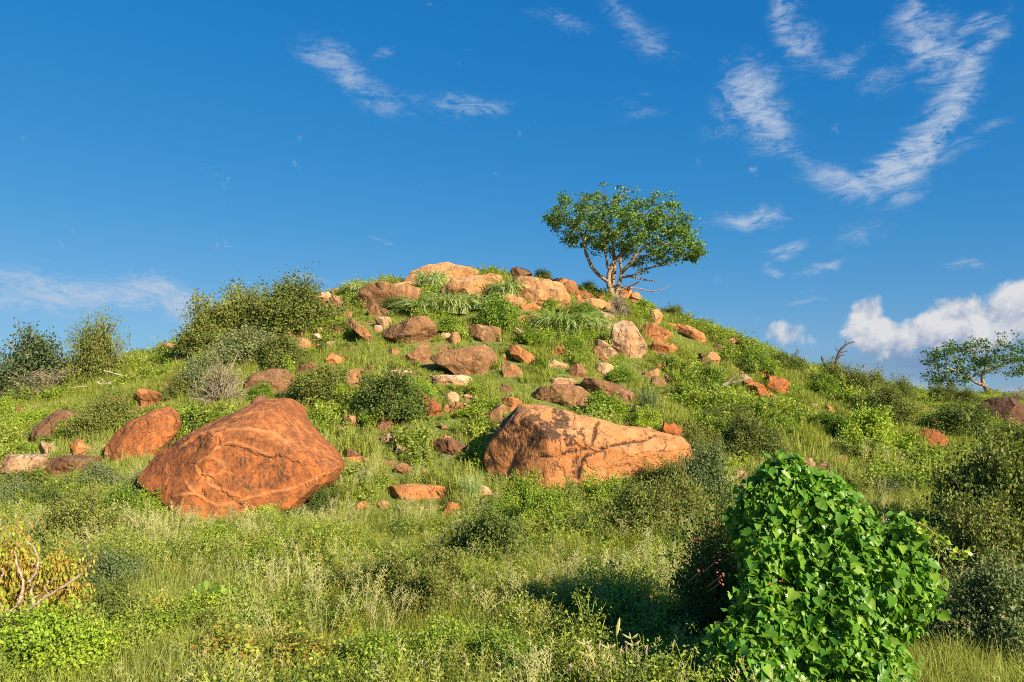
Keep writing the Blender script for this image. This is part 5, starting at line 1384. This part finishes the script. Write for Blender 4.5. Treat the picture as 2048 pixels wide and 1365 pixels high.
# red flowers on the dark shrub beside the vine mound
for q, (a, b) in enumerate([(1428, 1052), (1395, 1074), (1432, 1120), (1400, 1140), (1442, 1162), (1562, 1158), (1545, 1165), (1442, 1150)]):
    p = at_y(a, b, VY - .35)
    mb = MB(); m5 = 6
    mb.leaves(r.normal(scale=.02, size=(m5, 3)), unit(r.normal(size=(m5, 3)) + [0, -.5, .5]), unit(r.normal(size=(m5, 3))), np.full(m5, .022), BROAD)
    st = np.array([[0, .02, -.02], [.02, .3, -.12], [.03, .62, -.24]]); mb2 = MB(); mb2.tube(st, [.004, .005, .006], 4)
    e = obj('flowering_twig', None, None, p, 'reddish flower sprig on the dark shrub beside the vine mound', 'flower', 'reddish sprigs on the dark shrub')
    obj('flower', mb.mesh('flower', M_REDFL), e); obj('stem', mb2.mesh('stem', M_TWIG), e)

# ------------------------------------------------------------------ broad-leaved herb in the foreground
_, by, _ = hit(425, 1245)
bxy = at_y(425, 1240, by); bxy[2] = float(height(bxy[0], by))
herb = obj('broadleaf_herb', None, None, bxy, 'bright broad-leaved herb with long drooping leaves in the foreground grass', 'herb')
bm_ = mesh('leaf', BROAD[0] * [.75, 1.2, 1.4], BROAD[1], M_LEAFY, True)
r = np.random.default_rng(31)
for (a, b) in [(398, 1165), (412, 1160), (428, 1165), (446, 1170), (458, 1175), (380, 1195), (400, 1205), (372, 1215), (420, 1225), (440, 1190), (470, 1172), (352, 1215), (410, 1240), (390, 1240), (430, 1205), (455, 1200)]:
    p = at_y(a, b, by - r.uniform(0, .3)); d = p - bxy
    o = obj('leaf', bm_, herb); nrm = unit(np.array([r.normal() * .4 + .25, -.7, .6])); t = unit(np.array([r.normal() * .35, -.3, -1])); t = unit(t - nrm * (t @ nrm)); b_ = np.cross(nrm, t); s_ = .135 * r.uniform(.8, 1.2)
    o.matrix_local = Matrix([[b_[0] * s_, t[0] * s_, nrm[0] * s_, d[0]], [b_[1] * s_, t[1] * s_, nrm[1] * s_, d[1]], [b_[2] * s_, t[2] * s_, nrm[2] * s_, d[2]], [0, 0, 0, 1]])
    mb = MB(); mb.tube(bez(np.array([0, 0, 0.]), d * .6 + [0, 0, .05], d, 6), np.linspace(.006, .003, 6), 4); obj('stem', mb.mesh('stem', M_WEED), herb)

# ------------------------------------------------------------------ single seed-bearing stalks that stand out in the foreground
def stalk(x, y, base_y, kind, label, group):
    Y = 7.4 if base_y > 1365 else hit(x, base_y)[1]
    top = at_y(x, y, Y); g = float(height(top[0], Y)); b = np.array([top[0] + r.normal() * .06, Y + r.normal() * .05, g])
    e = obj('grass_stalk', None, None, b, label, 'grass stalk', group)
    P = bez(np.zeros(3), np.array([0, 0, (top[2] - g) * .6]), top - b, 8)
    mb = MB(); mb.tube(P, np.linspace(.005, .003, 8), 4); obj('stem', mb.mesh('stem', M_GRASS), e)
    hd = MB(); tp_ = top - b
    if kind == 'finger':
        for q in range(5):
            a = q / 5 * 2 * math.pi + .4; d = np.array([math.cos(a), math.sin(a) * .8, .35]) * .075
            hd.tube(bez(tp_, tp_ + d * .5, tp_ + d + [0, 0, .012], 5), [.004, .007, .008, .007, .003], 5)
    elif kind == 'foxtail':
        hd.tube(np.array([tp_ + [0.03 * t, 0, .16 * t] for t in np.linspace(0, 1, 7)]), [.005, .012, .016, .017, .015, .011, .004], 7)
    elif kind == 'spike':
        hd.tube(np.array([tp_ + [0.02 * t * t, 0, .09 * t] for t in np.linspace(0, 1, 6)]), [.004, .007, .009, .008, .006, .003], 6)
    else:
        for q in range(16):
            z = q / 16; a = q * 2.4; d = np.array([math.cos(a), math.sin(a), .9]) * .16 * (1 - z * .7)
            p0 = tp_ + [0, 0, -.22 + z * .26]; hd.tube(np.stack([p0, p0 + d * .55 + [0, 0, .02], p0 + d]), [.002, .0045, .003], 4)
    obj('seed_head', hd.mesh('seed_head', M_PINKFL if kind == 'spike' else M_SEED), e)


for x, y in [(1169, 1290), (1262, 1278), (1266, 1292), (1175, 1313), (1218, 1298), (1325, 1318)]:
    stalk(x, y, 1400, 'finger', 'grass stalk with spreading finger-like seed head at the edge of the shaded grass', 'finger-headed grass stalks')
stalk(1233, 1272, 1400, 'foxtail', 'single grass stalk with a pale bristly foxtail head', None)
for x, y, b in [(974, 1190, 1290), (1042, 1222, 1310), (1085, 1225, 1310)]:
    stalk(x, y, b, 'panicle', 'tall grass stalk with feathery open seed head before the shaded grass', 'feathery grass stalks')
for x, y in [(1198, 1300), (1240, 1312), (1252, 1305), (1292, 1310), (1345, 1300), (1415, 1330), (1228, 1340), (1172, 1335), (1100, 1325), (1085, 1345), (1380, 1345), (1460, 1340), (1250, 1345), (1140, 1345)]:
    stalk(x, y, 1420, 'spike', 'weed stalk with a slim pinkish flower spike at the edge of the shaded grass', 'pink-spiked weeds')

# ------------------------------------------------------------------ grass and weeds: uncountable growth
def source(nm, meshes):
    c = bpy.data.collections.new(nm)
    for i, me in enumerate(meshes):
        c.objects.link(bpy.data.objects.new(f'{nm}_{i:02d}', me))
    return c


def scatter(name, P, rot, scl, idx, coll, label, cat):
    me = bpy.data.meshes.new(name); me.vertices.add(len(P)); me.vertices.foreach_set('co', P.astype(np.float32).ravel())
    a = me.attributes.new('irot', 'FLOAT_VECTOR', 'POINT'); a.data.foreach_set('vector', rot.astype(np.float32).ravel())
    a = me.attributes.new('iscl', 'FLOAT_VECTOR', 'POINT'); a.data.foreach_set('vector', scl.astype(np.float32).ravel())
    a = me.attributes.new('iidx', 'INT', 'POINT'); a.data.foreach_set('value', idx.astype(np.int32))
    ng = bpy.data.node_groups.new(name + '_nodes', 'GeometryNodeTree')
    ng.interface.new_socket('Geometry', in_out='INPUT', socket_type='NodeSocketGeometry')
    ng.interface.new_socket('Geometry', in_out='OUTPUT', socket_type='NodeSocketGeometry')
    N_ = ng.nodes; gi = N_.new('NodeGroupInput'); go = N_.new('NodeGroupOutput')
    iop = N_.new('GeometryNodeInstanceOnPoints'); ci = N_.new('GeometryNodeCollectionInfo')
    ci.inputs[0].default_value = coll; ci.inputs[1].default_value = True; ci.inputs[2].default_value = True

    def na(nm, t):
        n = N_.new('GeometryNodeInputNamedAttribute'); n.data_type = t; n.inputs[0].default_value = nm; return n.outputs[0]
    er = N_.new('FunctionNodeEulerToRotation')
    L = ng.links.new
    L(gi.outputs[0], iop.inputs['Points']); L(ci.outputs[0], iop.inputs['Instance']); iop.inputs['Pick Instance'].default_value = True
    L(na('iidx', 'INT'), iop.inputs['Instance Index']); L(na('irot', 'FLOAT_VECTOR'), er.inputs[0]); L(er.outputs[0], iop.inputs['Rotation'])
    L(na('iscl', 'FLOAT_VECTOR'), iop.inputs['Scale']); L(iop.outputs[0], go.inputs[0])
    o = obj(name, me, None, None, label, cat, kind='stuff')
    md = o.modifiers.new('scatter', 'NODES'); md.node_group = ng
    return o


def tuft(seed, nb, L, w, mat, rad, lean=.35):
    r = np.random.default_rng(seed); mb = MB()
    ph = r.uniform(0, 2 * math.pi, nb); rr = rad * np.sqrt(r.uniform(0, 1, nb))
    base = np.stack([np.cos(ph) * rr, np.sin(ph) * rr, np.full(nb, -.02)], 1)
    ph2 = r.uniform(0, 2 * math.pi, nb); ln = L * r.uniform(.45, 1.1, nb); ks = 4; t = np.linspace(0, 1, ks)
    out = np.stack([np.cos(ph2), np.sin(ph2), 0 * ph2], 1); reach = np.abs(r.normal(scale=lean, size=nb)) + .08
    P = base[:, None] + out[:, None] * ((t[None] ** 1.7) * (reach * ln)[:, None])[..., None] + np.array([0, 0, 1.]) * ((t[None] * (1 - .25 * t[None] * np.minimum(1, reach * 1.6)[:, None])) * ln[:, None])[..., None]
    side = np.stack([-np.sin(ph2 + .5), np.cos(ph2 + .5), 0 * ph2], 1); wd = w * (1 - t ** 1.5 * .88)
    V = np.stack([P - side[:, None] * wd[None, :, None], P + side[:, None] * wd[None, :, None]], 2).reshape(-1, 3)
    i = (np.arange(nb)[:, None] * 2 * ks + np.arange(ks - 1)[None] * 2).ravel()
    mb.add(V, np.stack([i, i + 1, i + 3, i + 2], 1))
    return mb.mesh('tuft', mat)


def seedtuft(seed, n, L, mat):
    r = np.random.default_rng(seed); mb = MB()
    for q in range(n):
        b = np.array([r.normal() * .06, r.normal() * .06, -.02]); e = b + np.array([r.normal() * .16, r.normal() * .16, 1]) * L * r.uniform(.6, 1.1)
        P = bez(b, b * .5 + [0, 0, L * .5], e, 5); mb.tube(P, np.linspace(.0035, .002, 5), 3)
        d = unit(P[-1] - P[-2])
        for z in range(9):
            a = z * 2.4; s = np.array([math.cos(a), math.sin(a), .8]) * .05 * (1 - z / 14)
            p0 = P[-1] - d * (.14 - z * .016); mb.tube(np.stack([p0, p0 + s]), [.003, .0018], 3)
    return mb.mesh('seed_tuft', mat)


def weed(seed, n, L, leaf, mat, shape, nl=26):
    r = np.random.default_rng(seed); mb = MB(); C = []; D = []
    for q in range(n):
        b = np.array([r.normal() * .05, r.normal() * .05, -.02]); e = b + np.array([r.normal() * .3, r.normal() * .3, 1]) * L * r.uniform(.5, 1.1)
        P = bez(b, b + [0, 0, L * .45], e, 6); mb.tube(P, np.linspace(.005, .002, 6), 3)
        t = r.uniform(.15, 1, nl) * 4.99; i = t.astype(int); f = (t - i)[:, None]
        C.append(P[i] * (1 - f) + P[i + 1] * f + r.normal(scale=.024, size=(nl, 3)))
    C = np.concatenate(C); k_ = len(C)
    mb.leaves(C, unit(r.normal(size=(k_, 3)) * .7 + [0, 0, .9]), unit(r.normal(size=(k_, 3)) + [0, 0, .1]), leaf * r.uniform(.6, 1.3, k_), shape)
    return mb.mesh('weed', mat)


RK = np.array(ROCKS)


def clear_of_rocks(x, y, s):
    keep = np.ones(len(x), bool)
    for cx, cy, rx, ry, hm, fy in RK:
        dx = np.abs(x - cx) / rx
        keep &= ~((dx ** 2 + ((y - cy) / (ry * .95)) ** 2) < .72)
        zone = (dx < 1.05) & (y > fy - 1.5 - max(0, fy - 20) * (.16 if cx > 11 or cx < -12 else .03)) & (y < cy)
        s[zone] = np.minimum(s[zone], np.clip(.3 + .16 * hm, .3, .65) if -12 < cx < 11 else np.clip(.2 + .16 * hm, .2, .62))
    return keep


def field(n, y0, y1, seed, lo=-1, freq=.5):
    """random spots over the ground in view and a margin beyond it"""
    r = np.random.default_rng(seed)
    y = np.sqrt(r.uniform(y0 ** 2, y1 ** 2, n)); x = r.uniform(-1, 1, n) * (y * .68 + 2.2)
    m = fbm(np.stack([x * freq, y * freq, 0 * x + seed], 1), 3)
    k_ = m > lo; x, y, m = x[k_], y[k_], m[k_]
    s = np.ones(len(x)); k_ = clear_of_rocks(x, y, s)
    x, y, s, m = x[k_], y[k_], s[k_], m[k_]
    return x, y, s, m, r


def spread(name, n, y0, y1, seed, coll, nvar, label, cat, lo=-1, freq=.5, base=1.0, tall=(.7, 1.3), tilt=.15):
    x, y, s, m, r = field(n, y0, y1, seed, lo, freq)
    z = height(x, y)
    sc_ = base * s * r.uniform(tall[0], tall[1], len(x)) * np.clip(1 + .9 * m, .5, 1.45)
    S = np.stack([np.maximum(sc_, .42 * base), np.maximum(sc_, .42 * base), sc_], 1)
    R = np.stack([r.normal(scale=tilt, size=len(x)), r.normal(scale=tilt, size=len(x)), r.uniform(0, 6.28, len(x))], 1)
    scatter(name, np.stack([x, y, z], 1), R, S, r.integers(0, nvar, len(x)), coll, label, cat)


c_near = source('near_grass', [tuft(200 + i, 46, .5, .0048, M_GRASS, .17, .6) for i in range(4)])
c_far = source('slope_grass', [tuft(220 + i, 34, .34, .010, M_GRASS, .2, .45) for i in range(4)])
c_big = source('slope_weeds', [weed(270, 9, .42, .055, M_WEED, DIAMOND), weed(271, 10, .36, .045, M_LEAFY, DIAMOND), weed(272, 8, .5, .05, M_WEED, DIAMOND), weed(273, 9, .34, .05, M_YELL, DIAMOND), weed(274, 10, .4, .045, M_DARK, DIAMOND)])
c_seed = source('seed_grass', [seedtuft(240 + i, 7, .62, M_SEED) for i in range(3)])
c_weed = source('weeds', [weed(260, 10, .42, .022, M_WEED, DIAMOND, 44), weed(261, 12, .36, .017, M_WEED, DIAMOND, 50), weed(262, 9, .5, .026, M_WEED, DIAMOND, 40), weed(263, 9, .32, .02, M_LEAFY, DIAMOND, 40), weed(264, 10, .4, .022, M_DARK, DIAMOND, 44), weed(265, 10, .38, .02, M_REDL, DIAMOND, 36), weed(266, 7, .34, .05, M_LEAFY, BROAD, 16)])
spread('meadow_grass', 19000, 6.2, 20, 1, c_near, 4, 'tall pale-green meadow grass covering the flat ground before the hill', 'grass', base=.74)
spread('slope_grass', 46000, 19, 49, 2, c_far, 4, 'short yellow-green grass covering the slope between the boulders', 'grass', base=1.12, lo=-.6)
spread('seeding_grass', 3600, 6.4, 24, 3, c_seed, 3, 'thin pale seeding grass stalks scattered over the meadow', 'grass', lo=-.1, freq=.3, base=.85)
spread('meadow_weeds', 13000, 6.2, 21, 4, c_weed, 7, 'small leafy weeds mixed into the meadow grass', 'weeds', lo=-.1, freq=.42, base=1.0)
spread('slope_weeds', 15000, 20, 49, 5, c_big, 5, 'leafy green weeds growing among the grass on the slope', 'weeds', lo=.02, freq=.3, base=1.3)
# far plain: low scrub beyond the hill
r = np.random.default_rng(55)
n = 2600
y = 50 + 300 * r.uniform(0, 1, n) ** 1.8; x = r.uniform(-1, 1, n) * (y * .75 + 5)
c_scrub = source('far_scrub', [arch('thorn', 0)[1], arch('dark', 1)[1]])
S = r.uniform(.4, 1.1, n)
keep = (x > 24) | (x < -30)
keep &= ~((x > 24) & (y < 70) & (r.uniform(size=n) < .6))
P = np.stack([x, y, height(x, y) - .1], 1)[keep]
scatter('distant_scrub', P, np.stack([0 * S, 0 * S, r.uniform(0, 6.28, n)], 1)[keep], np.stack([S, S, S * .75], 1)[keep], r.integers(0, 2, n)[keep], c_scrub, 'far low scrub on the plain behind the hill', 'scrub')
